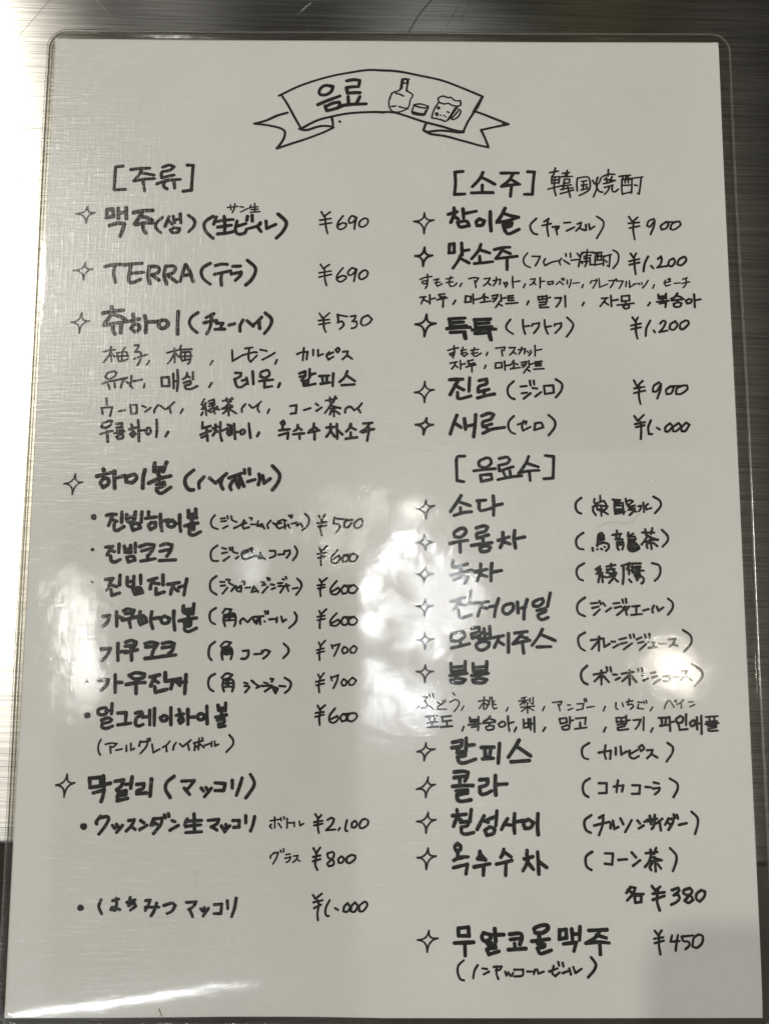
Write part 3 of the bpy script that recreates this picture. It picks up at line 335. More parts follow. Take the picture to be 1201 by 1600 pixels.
 ('reading_note', None, '69 -1022 -116 -1041 -143 -1044 -169 -1032 -189 -1003 -200/69 -987 -137 -961 -134/69 -984 -154 -955 -151/69 -971 -195 -943 -180/69 -947 -122 -944 -137/69 -924 -122 -918 -145 -892 -157/69 -905 -194 -866 -174 -843 -151/69 -849 -145 -857 -174 -848 -197 -817 -188/69 -854 -171 -832 -162/69 -815 -131 -801 -133 -803 -144/69 -806 -171 -780 -171/69 -763 -151 -771 -179 -740 -168/69 -740 -168 -725 -197/69 -768 -179 -734 -185/69 -688 -147 -708 -173 -702 -194/69 -674 -162 -656 -176 -625 -144 -597 -147/69 -643 -150 -653 -182 -636 -196/69 -659 -168 -625 -162/69 -608 -144 -602 -196/69 -630 -193 -596 -179/69 -585 -170 -576 -190/69 -580 -118 -560 -115 -565 -133/69 -574 -124 -568 -130/69 -565 -167 -539 -161/69 -533 -156 -533 -179 -510 -161 -499 -184/69 -485 -106 -462 -132 -462 -161 -476 -187 -501 -204'),
 ('reading_note', None, '72 -1003 -298 -1034 -324 -1041 -358 -1029 -387 -995 -390/72 -974 -312 -951 -318/72 -973 -344 -942 -338/72 -964 -389 -930 -364/72 -930 -312 -926 -326/72 -914 -309 -908 -335 -882 -343/72 -890 -375 -876 -363/72 -822 -323 -851 -335 -856 -358 -838 -380 -776 -357/72 -850 -346 -816 -332/72 -811 -316 -794 -313 -796 -335/72 -805 -320 -799 -329/72 -776 -357 -759 -363/72 -745 -340 -758 -374 -730 -369/72 -736 -357 -716 -380/72 -691 -329 -659 -328 -659 -357 -690 -371/72 -639 -351 -605 -348/72 -602 -328 -608 -348/72 -599 -331 -574 -325 -571 -342 -590 -371/72 -543 -302 -528 -328 -533 -357 -553 -385'),
 ('reading_note', None, '72 -1004 -480 -1032 -503 -1040 -531 -1033 -565 -1001 -589/72 -980 -514 -955 -514/72 -977 -537 -951 -534/72 -964 -582 -937 -548/72 -944 -500 -924 -500 -929 -511/72 -929 -519 -903 -534/72 -914 -568 -889 -536/72 -889 -536 -880 -565 -857 -570 -854 -548 -877 -545/72 -886 -553 -855 -536/72 -852 -511 -835 -511 -838 -528/72 -829 -548 -803 -545/72 -781 -539 -794 -573 -766 -567/72 -772 -550 -754 -573/72 -736 -513 -719 -519/72 -732 -533 -713 -530/72 -729 -576 -698 -541/72 -705 -488 -688 -493/72 -702 -499 -688 -502/72 -681 -527 -661 -530/72 -675 -556 -655 -547/72 -639 -521 -613 -519/72 -636 -538 -616 -536/72 -624 -575 -602 -541/72 -607 -538 -573 -533/72 -590 -524 -576 -567/72 -611 -496 -602 -499/72 -594 -482 -588 -493/72 -550 -552 -522 -547/72 -525 -493 -502 -518 -502 -547 -530 -589'),
 ('reading_note', None, '75 -1002 -667 -1032 -689 -1037 -723 -1028 -748 -1005 -762/75 -948 -672 -911 -675 -922 -695/75 -948 -675 -962 -695/75 -953 -706 -955 -740 -945 -773/75 -953 -709 -899 -697 -885 -717 -884 -751 -892 -773/75 -922 -700 -921 -740/75 -949 -723 -893 -717/75 -949 -740 -890 -737/75 -941 -714 -899 -711/75 -842 -728 -856 -742 -855 -759/75 -839 -728 -813 -750 -785 -722 -751 -717/75 -785 -722 -774 -745/75 -773 -750 -740 -722/75 -746 -717 -720 -714/75 -743 -717 -739 -761/75 -762 -759 -754 -745/75 -714 -745 -712 -746/75 -712 -686 -707 -700/75 -695 -685 -694 -700/75 -686 -733 -652 -730/75 -641 -722 -643 -750/75 -616 -716 -607 -747 -587 -733/75 -539 -691 -525 -716 -533 -750 -569 -783'),
 ('reading_note', None, '78 -1002 -864 -1030 -889 -1037 -923 -1034 -951 -1019 -970/78 -968 -889 -943 -864 -909 -869 -928 -889 -959 -900/78 -956 -900 -961 -934 -955 -967/78 -951 -900 -911 -897 -899 -928 -907 -964/78 -956 -917 -905 -914/78 -953 -927 -905 -925/78 -955 -936 -902 -933/78 -931 -895 -930 -939/78 -942 -900 -941 -934/78 -920 -900 -916 -934/78 -838 -917 -804 -914 -806 -944 -822 -961 -845 -962/78 -770 -936 -730 -933/78 -725 -916 -727 -930 -708 -911 -680 -919 -696 -944 -718 -961/78 -599 -874 -573 -899 -572 -927 -600 -958'),
 ('reading_note', None, '74 -997 -1050 -1025 -1067 -1035 -1100 -1026 -1133 -1003 -1150/74 -958 -1072 -930 -1047 -896 -1055 -918 -1075 -949 -1080/74 -946 -1083 -951 -1116 -942 -1149/74 -943 -1086 -896 -1083 -886 -1116 -894 -1149/74 -946 -1105 -889 -1102/74 -945 -1125 -889 -1122/74 -918 -1083 -917 -1122/74 -929 -1094 -926 -1116/74 -825 -1100 -805 -1105/74 -822 -1119 -797 -1119/74 -818 -1155 -794 -1127/74 -783 -1088 -772 -1094/74 -777 -1094 -743 -1119/74 -754 -1130 -721 -1116/74 -710 -1099 -687 -1105/74 -715 -1119 -665 -1116/74 -703 -1149 -670 -1127/74 -676 -1116 -631 -1132/74 -659 -1127 -642 -1160 -628 -1135/74 -653 -1138 -639 -1149/74 -671 -1077 -657 -1080 -665 -1094/74 -620 -1118 -586 -1121/74 -590 -1071 -559 -1091 -553 -1110 -563 -1137 -586 -1157'),
 ('section_heading', None, '111 476 2063 426 2058 429 1985 422 1910 487 1913/111 602 2057 580 2013 534 1961/111 597 2022 639 2000 676 1978/111 597 1973 596 1925/111 529 1920 596 1923 663 1923/111 715 2053 824 2054/111 791 2049 765 2005 718 1965/111 773 2014 823 1983/111 718 1965 773 1974 832 1979/111 780 1970 772 1899/111 883 2063 925 2061 916 1988 910 1913 860 1913/61 1022 2058 1076 2069/61 1058 2089 1049 2053 1035 2031/61 1035 2031 1032 1985/61 1035 2028 1084 2031 1077 1988/61 1035 2008 1080 2011/61 1034 1988 1077 1991/61 1009 1948 1052 1960 1096 1972/61 1054 2025 1047 1957 1057 1906/61 1103 2054 1146 2060/61 1133 2074 1119 2042/61 1094 2031 1164 2034/61 1135 2054 1127 2031/61 1113 2014 1145 2017 1142 1992 1109 1989 1113 2014/61 1098 1969 1155 1978/61 1090 1946 1111 1952 1165 1958/61 1109 1986 1103 1946/61 1084 1918 1122 1929 1168 1944/61 1133 1963 1148 1896/61 1194 2020 1190 1981 1192 1938/61 1196 2023 1253 2032 1271 2015 1273 1964 1256 1936 1204 1907/61 1220 2001 1252 2006/61 1233 2001 1229 1947/61 1219 1975 1254 1981/61 1216 1944 1256 1953/61 1249 1967 1256 1958/61 1290 2009 1300 1987/61 1323 2029 1311 1987 1316 1959 1293 1899/61 1344 2027 1333 1998 1313 1973/61 1313 1964 1331 1936 1352 1931/61 1355 2035 1393 2050 1431 2050/61 1392 2081 1388 2038/61 1365 2016 1430 2010/61 1377 2027 1381 1993/61 1414 2036 1397 1999/61 1359 1987 1397 1996 1435 2010/61 1364 1962 1418 1979/61 1394 1965 1385 1942 1363 1917/61 1413 1976 1412 1942 1428 1934 1450 1951/61 1458 2036 1490 2042 1530 2045/61 1485 2039 1476 2016/61 1514 2042 1519 2016/61 1476 2019 1472 1965 1475 1917/61 1476 2016 1538 2019 1536 1971 1532 1926/61 1501 2036 1494 1994/61 1514 2036 1515 1994/61 1477 1977 1534 1980/61 1476 1920 1535 1935/61 1527 2022 1565 2028 1608 2035/61 1597 2031 1590 1977 1580 1921 1570 1926/61 1555 1980 1571 1977'),
 ('drink_name', None, '120 418 1822 421 1796/120 382 1778 436 1796/120 424 1787 411 1757 398 1726/120 424 1761 444 1748/120 474 1814 478 1757/120 478 1783 520 1792 557 1800/120 440 1726 456 1696 511 1705 494 1735 440 1726/120 578 1749 557 1731 561 1705 594 1710 607 1736 578 1749/120 645 1797 644 1732 648 1671/120 737 1820 716 1776 686 1728/120 733 1785 770 1772 820 1761/120 703 1728 761 1741 812 1759/120 723 1710 778 1724 769 1702 727 1693/120 732 1715 769 1706/120 731 1680 756 1652 823 1682/120 731 1693 735 1671'),
 ('reading_note', None, '70 932 1754 897 1718 894 1688 911 1658 935 1650/70 1009 1754 980 1734/70 968 1708 1023 1721/70 1004 1744 998 1698 1005 1638/70 1032 1699 1071 1704 1066 1689 1051 1684/70 1052 1704 1060 1648/70 1105 1727 1144 1730/70 1119 1674 1168 1699/70 1187 1720 1212 1730 1202 1700 1177 1674/70 1197 1694 1230 1679/70 1241 1715 1240 1680/70 1260 1720 1264 1685 1294 1705/70 1310 1771 1348 1741 1347 1700 1306 1627'),
 ('price', None, '70 1512 1770 1532 1737 1567 1768/70 1507 1727 1575 1734/70 1513 1696 1575 1710/70 1542 1737 1535 1691 1543 1621/70 1668 1758 1634 1743 1623 1712 1642 1707 1673 1748 1667 1712 1643 1656/70 1745 1738 1710 1713 1714 1687 1744 1698 1759 1728 1745 1738/70 1808 1741 1778 1723 1768 1693 1792 1688 1832 1718 1828 1742 1808 1741/70 1740 1738 1808 1738'),
 ('drink_name', None, '110 389 1582 385 1526 418 1530 417 1587 389 1582/110 464 1591 467 1513/110 468 1539 509 1547/110 459 1513 438 1470 409 1427/109 455 1492 509 1462/110 584 1583 567 1540 525 1488/110 572 1549 638 1527/110 575 1505 577 1466/109 542 1458 600 1464 656 1471/110 667 1549 717 1562 763 1565/110 717 1554 700 1523 675 1493/110 725 1541 766 1524/110 675 1490 741 1498 808 1507/110 745 1498 744 1420'),
 ('reading_note', None, '61 873 1529 852 1501 846 1476 859 1449 888 1435/61 902 1507 950 1507 939 1480 920 1446/61 982 1491 971 1469 981 1448 1021 1469 1064 1480/61 1083 1494 1069 1475 1076 1453/61 1096 1483 1132 1458/61 1110 1525 1113 1508/61 1139 1528 1140 1503/61 1143 1483 1186 1489/61 1182 1528 1202 1500/61 1208 1528 1197 1489 1188 1442/61 1192 1511 1225 1536/61 1202 1478 1212 1462/61 1214 1534 1283 1537/61 1246 1553 1240 1523/61 1224 1509 1267 1517/61 1223 1495 1261 1498/61 1240 1523 1234 1473/61 1212 1473 1260 1481/61 1244 1478 1227 1442/61 1261 1501 1260 1456 1281 1456/61 1283 1531 1336 1537/61 1302 1531 1293 1501 1291 1451/61 1293 1509 1346 1512 1342 1451/61 1315 1534 1306 1490/61 1331 1534 1330 1493/61 1295 1484 1343 1487/61 1294 1454 1329 1462 1345 1462/61 1346 1509 1394 1523/61 1386 1521 1379 1443 1366 1451/61 1356 1484 1364 1473/61 1406 1551 1432 1535 1439 1504 1430 1468 1402 1432'),
 ('price', None, '75 1514 1530 1532 1502 1550 1532/75 1503 1479 1568 1495/75 1506 1457 1567 1472/75 1536 1500 1537 1440 1542 1395/75 1623 1512 1600 1465 1591 1415/75 1640 1450 1652 1435/75 1683 1496 1703 1513 1707 1491 1697 1460 1677 1440 1740 1451/75 1780 1501 1755 1486 1745 1456 1768 1449 1789 1476 1780 1501/75 1843 1511 1813 1491 1803 1461 1827 1456 1856 1481 1857 1506 1843 1511'),
 ('flavour_list', None, '57 206 1354 238 1367 277 1374/57 250 1387 252 1342 237 1326 218 1330 222 1342 245 1346/57 249 1342 249 1317 239 1297/57 313 1359 305 1326 313 1311 341 1326/57 291 1351 321 1357/57 297 1332 329 1338/57 396 1372 384 1335 392 1310 416 1314 432 1331/57 368 1358 408 1366/57 368 1334 408 1339/57 463 1331 451 1310/57 507 1360 539 1367 567 1364 551 1339/57 543 1348 547 1327 550 1304/57 603 1360 638 1365 622 1336 598 1315/57 622 1336 642 1319/57 658 1348 702 1357 697 1324/57 678 1369 674 1340 658 1315/57 721 1336 733 1332/57 741 1340 745 1328 733 1307/57 725 1332 729 1321/57 778 1376 777 1337 780 1304/57 781 1341 821 1347/57 855 1329 844 1304/57 888 1358 916 1362 908 1337 884 1321/57 904 1341 920 1325/57 948 1370 947 1304/57 950 1344 976 1347/57 995 1342 999 1325 1027 1330 1027 1346 995 1342/52 1047 1326 1068 1346 1091 1326/52 1082 1365 1086 1353/52 1094 1367 1097 1355/52 1116 1355 1115 1330/52 1140 1359 1135 1330 1125 1307/52 1151 1334 1189 1339/52 1214 1326 1206 1307/52 1266 1351 1258 1335/52 1270 1351 1298 1354 1290 1331 1273 1304/52 1296 1362 1301 1352/52 1312 1366 1314 1354/52 1314 1348 1315 1310 1365 1331/52 1374 1352 1406 1355 1397 1331 1381 1308/52 1418 1365 1412 1356 1420 1352 1423 1361 1418 1365/52 1425 1350 1461 1352 1451 1328 1436 1303/52 1481 1348 1478 1315/52 1501 1353 1501 1311 1528 1328/52 1528 1332 1552 1335/52 1560 1336 1565 1328/52 1576 1342 1580 1332/53 1617 1357 1600 1328 1581 1308/52 1655 1329 1644 1306/53 1724 1358 1719 1337 1727 1321 1755 1329/53 1715 1340 1756 1351/53 1750 1370 1742 1365 1749 1358 1756 1365 1750 1370/53 1779 1338 1815 1342/53 1860 1375 1832 1365/53 1827 1338 1875 1349/53 1853 1367 1852 1334 1834 1311'),
 ('flavour_list', None, '66 206 1239 241 1243/66 233 1242 221 1219 213 1198/66 229 1223 253 1211/66 265 1256 265 1198/66 265 1227 297 1234/67 320 1256 356 1262/67 326 1259 328 1240 360 1244/66 308 1223 372 1237/66 348 1232 346 1178/66 423 1220 409 1197/67 487 1249 482 1208 518 1212 518 1246 487 1249/67 532 1261 534 1200/66 534 1224 574 1233/67 602 1263 589 1241 574 1233/67 597 1249 625 1237/67 601 1237 601 1216/66 577 1208 641 1217/67 649 1250 685 1258 672 1229 656 1213/67 653 1233 677 1237/67 704 1258 706 1217/67 706 1233 732 1239/66 696 1217 684 1196 670 1176/66 688 1200 711 1187/67 748 1250 780 1254/67 748 1250 748 1221 783 1223/67 750 1236 779 1239/66 735 1201 807 1207/67 874 1218 864 1196/67 934 1247 935 1226 954 1229/67 934 1245 954 1249/67 958 1247 959 1229 977 1232/67 958 1247 978 1250/67 986 1255 987 1218/67 988 1237 1009 1243/67 941 1210 981 1214 977 1198 941 1194 945 1177 996 1180/67 1038 1239 1076 1241 1065 1211 1044 1183/67 1100 1252 1101 1182/67 1215 1211 1205 1192/67 1325 1239 1363 1242/67 1355 1241 1334 1212 1315 1187/67 1342 1216 1366 1198/67 1383 1257 1385 1188/67 1386 1224 1426 1231/67 1450 1254 1449 1221 1497 1225 1498 1258 1450 1254/67 1473 1221 1473 1209/67 1421 1196 1524 1209/67 1477 1200 1456 1188 1468 1174 1492 1180 1492 1196 1477 1200/67 1624 1213 1611 1194/76 1677 1267 1678 1238 1724 1243/76 1725 1271 1726 1241/76 1679 1252 1724 1257/76 1702 1241 1702 1224/76 1667 1218 1739 1226/76 1683 1208 1723 1214 1718 1185/76 1796 1274 1780 1251 1755 1239/76 1792 1259 1823 1247/76 1759 1228 1835 1237/76 1795 1231 1794 1218/76 1798 1218 1770 1206 1777 1187 1809 1190 1818 1210 1798 1218/76 1867 1239 1846 1227 1853 1209 1877 1215 1882 1234 1867 1239/76 1899 1268 1900 1186/76 1902 1229 1938 1237'),
 ('drink_name', None, '118 382 1101 431 1105 481 1108/118 386 1101 390 1054 431 1054 489 1059/118 390 1077 472 1083/118 369 1040 439 1046 513 1049/118 390 1016 480 1021 484 978/118 476 1012 478 983/118 538 1097 637 1102/118 542 1095 546 1046 645 1055/118 550 1072 628 1078/118 525 1032 595 1038 669 1039/118 542 1010 632 1016 640 971/118 628 1009 634 977'),
 ('reading_note', None, '69 760 1100 735 1064 739 1035 775 1008/69 837 1099 838 1052 849 1010/69 842 1056 875 1061/69 900 1074 891 1061/69 896 1071 937 1080 932 1053 903 1014/69 970 1099 973 1053 989 1010/69 975 1053 1010 1060/69 1035 1074 1031 1062/69 1031 1070 1073 1080 1068 1053 1034 1015/69 1109 1116 1144 1077 1138 1042 1104 993'),
 ('price', None, '75 1512 1118 1529 1092 1546 1118/74 1501 1066 1564 1079/74 1502 1042 1563 1056/75 1533 1089 1531 1025 1539 983/75 1622 1099 1596 1050 1590 1000/74 1639 1037 1648 1023/75 1681 1079 1703 1099 1717 1089 1701 1055 1674 1025 1725 1035/75 1775 1095 1745 1075 1739 1047 1763 1040 1788 1070 1775 1095/75 1837 1100 1807 1080 1802 1051 1820 1044 1855 1075 1854 1097 1837 1100'),
 ('flavour_list', None, '59 374 902 406 913 438 919/59 412 932 414 885 393 869 385 881 409 890/59 414 881 405 856/59 467 924 459 881 475 866 495 882/59 453 902 487 908/59 454 883 487 890/59 537 920 526 882 544 867 577 886/59 516 903 561 911/59 518 883 557 890/59 618 891 610 872/59 668 918 725 925 717 904/59 704 908 708 870/59 751 921 786 923 774 896 753 876/59 772 898 790 883/59 808 908 848 917 843 883/59 827 925 823 904 808 881/59 860 900 868 892/59 880 904 884 892 870 873/59 908 936 908 871/59 913 905 950 913'),
 ('flavour_list', None, '64 389 822 430 831/64 421 829 413 806 398 787/64 417 810 433 797/64 450 839 452 785/64 452 813 478 819/64 495 835 528 844/64 499 838 501 816 536 823/64 485 799 544 813/64 521 806 520 768/64 605 808 597 790/64 666 825 664 792 703 797 703 828 666 825/64 720 836 723 782/64 723 807 756 814/64 777 841 764 820 752 811/64 771 828 801 816/64 777 814 776 799/64 756 789 813 797/64 822 828 855 835 846 812 829 798/64 826 814 846 818/64 869 840 870 799/64 871 816 895 823/64 862 799 850 783 837 764/64 854 789 874 774/64 908 833 949 837/64 908 831 910 808 944 810/64 910 821 944 823/64 899 787 960 791'),
 ('drink_name', None, '117 384 718 429 722 465 722/117 437 718 412 672 387 626/117 416 684 445 668 469 656/117 506 731 501 647/117 432 639 432 605 452 601 513 618/117 563 714 608 723 608 694 563 677 558 643 624 660/117 591 644 595 627/117 554 606 607 621 656 631'),
 ('reading_note', None, '78 775 711 742 678 737 640 753 611 778 600/78 815 678 852 682/78 823 636 855 641/78 834 603 876 637/78 873 714 877 687/78 897 716 899 691/78 889 670 917 666/78 904 616 941 645/78 958 683 964 633 1018 641 1015 687 958 683/78 1032 725 1068 696 1063 654 1030 612'),
 ('price', None, '74 1508 720 1525 683 1562 717/74 1508 669 1570 679/74 1505 640 1574 656/74 1541 683 1535 625 1543 572/74 1661 708 1627 684 1621 650 1645 653 1672 698 1667 660 1646 606/74 1731 684 1702 660 1705 634 1734 641 1749 675 1731 684/74 1807 689 1768 670 1762 636 1791 636 1831 665 1831 689 1807 689/74 1731 684 1807 687'),
 ('drink_name', None, '117 427 498 407 448 386 382/117 415 448 451 424/117 472 477 479 411/117 479 428 528 440/117 541 502 536 432 527 366/117 577 494 622 511 650 503 630 474 585 457 585 428 637 445/117 605 424 613 412/117 584 387 637 412 714 425'),
 ('reading_note', None, '78 772 495 743 462 738 425 754 396 778 385/78 832 466 820 433 827 405 872 429/78 795 442 848 462 844 446/78 901 450 895 409 949 426 937 454 901 450/78 983 502 1019 467 1018 426 981 376'),
 ('price', None, '79 1503 498 1522 467 1561 505/79 1506 447 1567 460/79 1512 428 1562 441/79 1539 462 1542 414 1538 357/79 1603 472 1585 428 1588 387 1607 386/79 1637 426 1655 414/79 1718 453 1689 429 1688 405 1706 403 1731 434 1718 453/79 1770 455 1736 429 1735 405 1754 405 1783 434 1770 455/79 1817 458 1787 429 1787 405 1810 407 1835 444 1817 458'),
 ('section_heading', None, '101 472 247 426 238 423 169 425 97 466 91/101 602 237 560 216 559 186 597 178 631 204 623 233 602 237/100 584 178 582 165/100 526 157 588 165 655 171/100 565 131 571 93 634 106 630 137 565 131/101 681 233 728 242 744 225 727 204 677 191 680 157 764 183/100 705 149 718 118/100 743 157 747 128/100 671 104 738 119 814 128/101 858 247 840 204 797 141/101 849 204 915 183/100 797 145 856 158 919 162/100 860 154 865 99/101 959 252 1009 247 1006 180 1002 114 947 110'),
 ('drink_name', None, '110 449 7 424 -33 384 -92/110 432 -29 503 -54/110 444 -67 446 -92/110 407 -113 461 -96 511 -90/110 545 -25 595 -20/110 557 -25 557 -75 577 -83 636 -66/110 641 5 644 -49 642 -112/110 644 -54 694 -43'),
 ('drink_name', None, '115 439 -192 406 -217 410 -242 447 -242 476 -213 464 -190 439 -192/114 381 -282 435 -269 486 -263/114 439 -271 441 -332/115 539 -188 585 -175 605 -183 589 -208 543 -221 542 -250 609 -229/114 576 -246 577 -271/114 509 -293 567 -283 629 -276/114 592 -291 558 -308 567 -329 608 -324 621 -304 592 -291/115 696 -216 696 -241/114 667 -262 733 -241/114 704 -254 691 -279 679 -306/114 700 -270 737 -283/115 767 -204 762 -249 770 -307/114 766 -253 825 -241'),
 ('drink_name', None, '114 397 -383 392 -420 429 -420 483 -403/114 446 -424 443 -445/114 384 -470 450 -453 508 -440/114 404 -498 450 -478 487 -482 466 -519/114 562 -403 561 -432/114 528 -449 598 -434/114 565 -444 553 -473 540 -502/114 561 -465 598 -477/114 628 -399 623 -448 622 -502/114 625 -452 685 -441'),
 ('reading_note', None, '80 1169 -4 1139 -31 1134 -64 1146 -90 1166 -99/80 1603 4 1640 -21 1643 -54 1608 -96/69 1283 10 1283 -22/69 1249 -10 1246 -29 1258 -37 1302 -22 1306 -24/69 1306 -24 1322 -58 1305 -80/69 1241 -58 1238 -83 1254 -109/69 1236 -61 1258 -49 1325 -56/69 1258 -56 1269 -75 1286 -87/69 1287 -51 1287 -114/69 1308 -75 1300 -87 1326 -102/69 1264 -75 1308 -75/69 1357 -14 1403 -17/69 1369 -17 1366 -58 1369 -102/69 1369 -34 1417 -34 1418 -68 1420 -101/69 1384 -17 1380 -48/69 1396 -17 1395 -48/69 1371 -51 1419 -51/69 1370 -73 1421 -72/69 1372 -102 1430 -87/69 1377 -87 1415 -84/69 1435 -9 1436 -26 1466 -17 1475 -29/69 1439 -34 1450 -48 1480 -24/69 1450 -58 1489 -50/69 1441 -43 1459 -63 1495 -87/69 1474 -62 1449 -77/69 1488 -67 1478 -87 1456 -108/69 1461 -75 1495 -84/69 1508 -55 1527 -50 1522 -72 1512 -84/69 1540 -31 1541 -57 1543 -89/69 1568 -40 1554 -53 1558 -74 1587 -65'),
 ('reading_note', None, '80 1176 -215 1142 -240 1131 -273 1145 -306 1175 -314/80 1646 -196 1678 -230 1677 -263 1647 -296/78 1287 -215 1267 -227 1261 -275 1256 -294/78 1267 -230 1296 -227 1298 -244 1267 -249/78 1272 -237 1293 -237/78 1264 -246 1300 -251 1266 -263/78 1271 -254 1295 -256/78 1264 -270 1304 -273/78 1256 -287 1295 -275 1323 -282 1325 -304 1308 -323/78 1229 -306 1231 -321/78 1257 -313 1258 -313/78 1280 -310 1285 -313/78 1301 -299 1303 -300/78 1376 -200 1378 -217/78 1349 -227 1402 -220/78 1368 -222 1375 -251/78 1397 -222 1387 -251/78 1367 -253 1410 -253/78 1376 -270 1378 -304 1385 -315/78 1379 -270 1410 -268 1414 -289 1406 -313/78 1378 -287 1412 -284/78 1381 -280 1410 -277/78 1445 -212 1442 -236 1474 -219/78 1444 -239 1483 -236 1487 -253 1444 -255/78 1446 -263 1442 -308 1466 -325 1504 -310 1507 -298/78 1448 -270 1472 -263 1505 -294/78 1448 -279 1482 -272/78 1448 -294 1491 -286/78 1452 -307 1500 -301/78 1461 -315 1500 -308/78 1529 -212 1599 -212/78 1547 -193 1550 -224/78 1590 -185 1579 -221/78 1560 -229 1545 -255 1522 -284/78 1555 -229 1588 -245 1621 -255/78 1549 -269 1583 -257 1616 -255/78 1574 -241 1581 -310/78 1563 -274 1551 -289 1557 -305/78 1592 -274 1615 -293'),
 ('reading_note', None, '79 1176 -397 1138 -422 1130 -455 1144 -488 1167 -498/80 1581 -394 1622 -408 1629 -445 1616 -478 1594 -499/77 1272 -414 1245 -433 1276 -437/77 1267 -423 1276 -433/77 1272 -428 1249 -459 1285 -452/77 1262 -447 1276 -452/77 1269 -452 1266 -471 1258 -509/77 1280 -456 1284 -509/77 1275 -471 1308 -480/77 1337 -399 1336 -418/77 1310 -416 1363 -406/77 1310 -433 1357 -430/77 1324 -433 1309 -452/77 1343 -432 1362 -451/77 1323 -456 1366 -454 1351 -480 1322 -513/77 1333 -466 1374 -504/77 1313 -480 1347 -470/77 1333 -463 1352 -466/77 1399 -411 1444 -399 1514 -396/77 1444 -394 1446 -408/77 1410 -413 1409 -470 1403 -518/77 1439 -413 1429 -432/77 1441 -423 1442 -461/77 1463 -413 1462 -451/77 1458 -418 1511 -413/77 1453 -437 1529 -439/77 1467 -423 1505 -432 1471 -451 1509 -465/77 1477 -423 1510 -422/77 1477 -437 1505 -451/77 1476 -456 1494 -489/77 1485 -456 1504 -479/77 1476 -465 1489 -494/77 1509 -470 1527 -484 1527 -503 1515 -515/77 1441 -492 1455 -508/77 1485 -475 1489 -498'),
 ('drink_name', None, '108 387 -625 449 -605 469 -603/109 440 -609 420 -646 403 -674/108 428 -637 473 -649/109 502 -565 494 -637/108 428 -674 435 -715 456 -719 505 -701/108 518 -635 605 -625/108 568 -630 555 -670 542 -710/108 563 -657 596 -665/108 612 -655 654 -649/109 666 -608 649 -661 640 -714/109 740 -636 699 -649 690 -681 715 -698 748 -673 752 -645 740 -636/109 777 -628 780 -689/108 781 -665 826 -657/109 835 -612 818 -669 813 -726/109 901 -611 872 -628 871 -648 900 -651 929 -628 926 -607 901 -611/109 972 -574 954 -652/108 891 -677 937 -664 941 -681 899 -701 903 -721 923 -730 956 -717'),
 ('reading_note', None, '75 1177 -599 1141 -626 1128 -657 1139 -692 1174 -709/74 1211 -634 1251 -630/74 1219 -661 1255 -652/74 1227 -702 1263 -669/74 1262 -619 1269 -639/74 1282 -630 1295 -647/74 1299 -681 1330 -660/74 1344 -634 1380 -630/74 1352 -660 1388 -651/74 1364 -702 1410 -665/75 1398 -610 1402 -629/75 1419 -607 1421 -629/74 1401 -660 1437 -651 1423 -669/74 1410 -651 1422 -700/74 1454 -651 1499 -647/74 1479 -651 1478 -695/74 1448 -701 1511 -695/74 1520 -675 1551 -666/74 1583 -646 1573 -668 1577 -686/74 1601 -651 1609 -677 1640 -655/75 1669 -604 1695 -629 1692 -664 1665 -699'),
 ('drink_name', None, '108 422 -804 386 -820 385 -853 426 -857 463 -828 455 -800 422 -804/108 438 -861 440 -881/108 385 -897 438 -885 491 -872/108 505 -783 550 -775 545 -800 504 -816 508 -840 553 -824/108 562 -808 582 -804/108 578 -783 582 -840/108 611 -771 614 -840/108 586 -816 615 -812/108 569 -856 536 -872 536 -897 565 -909 602 -888 606 -864 569 -856/108 545 -844 602 -840/108 631 -836 692 -823/108 668 -830 651 -864 638 -892/108 659 -856 692 -876/108 721 -811 720 -920/108 758 -809 832 -799/108 807 -803 782 -835 745 -872/108 790 -827 831 -839/108 749 -872 798 -860 847 -851/108 802 -864 809 -924/108 922 -786 897 -831 859 -880/108 909 -815 995 -851/108 888 -889 969 -887'),
 ('reading_note', None, '74 1172 -804 1136 -827 1131 -858 1143 -892 1169 -910/74 1206 -849 1281 -838/74 1255 -829 1251 -910/74 1250 -853 1209 -901/74 1281 -849 1284 -888 1315 -870/74 1329 -857 1347 -857/74 1337 -892 1368 -874/74 1373 -844 1413 -835/74 1381 -870 1417 -861/74 1398 -902 1448 -866/74 1436 -818 1440 -835/74 1458 -813 1462 -832/74 1475 -844 1502 -832/74 1483 -865 1514 -857/74 1491 -905 1531 -870/74 1524 -815 1530 -832/74 1551 -811 1555 -835/74 1545 -861 1580 -861 1570 -887/74 1544 -893 1593 -887/74 1606 -869 1646 -869/74 1665 -843 1705 -839 1690 -865 1667 -887/74 1686 -869 1716 -882/74 1751 -788 1794 -821 1796 -865 1755 -912'),
 ('drink_name', None, '108 382 -985 384 -1034 466 -1025/108 466 -976 463 -1029/107 384 -1009 462 -1003/107 425 -1033 425 -1049/107 376 -1056 474 -1043/107 417 -1069 380 -1082 392 -1096 445 -1097 465 -1080 417 -1069/108 511 -985 514 -1033 592 -1025/108 592 -975 590 -1029/108 515 -1009 591 -1003/107 551 -1033 551 -1049/107 502 -1056 600 -1043/107 547 -1069 508 -1081 518 -1096 571 -1097 591 -1079 547 -1069'),
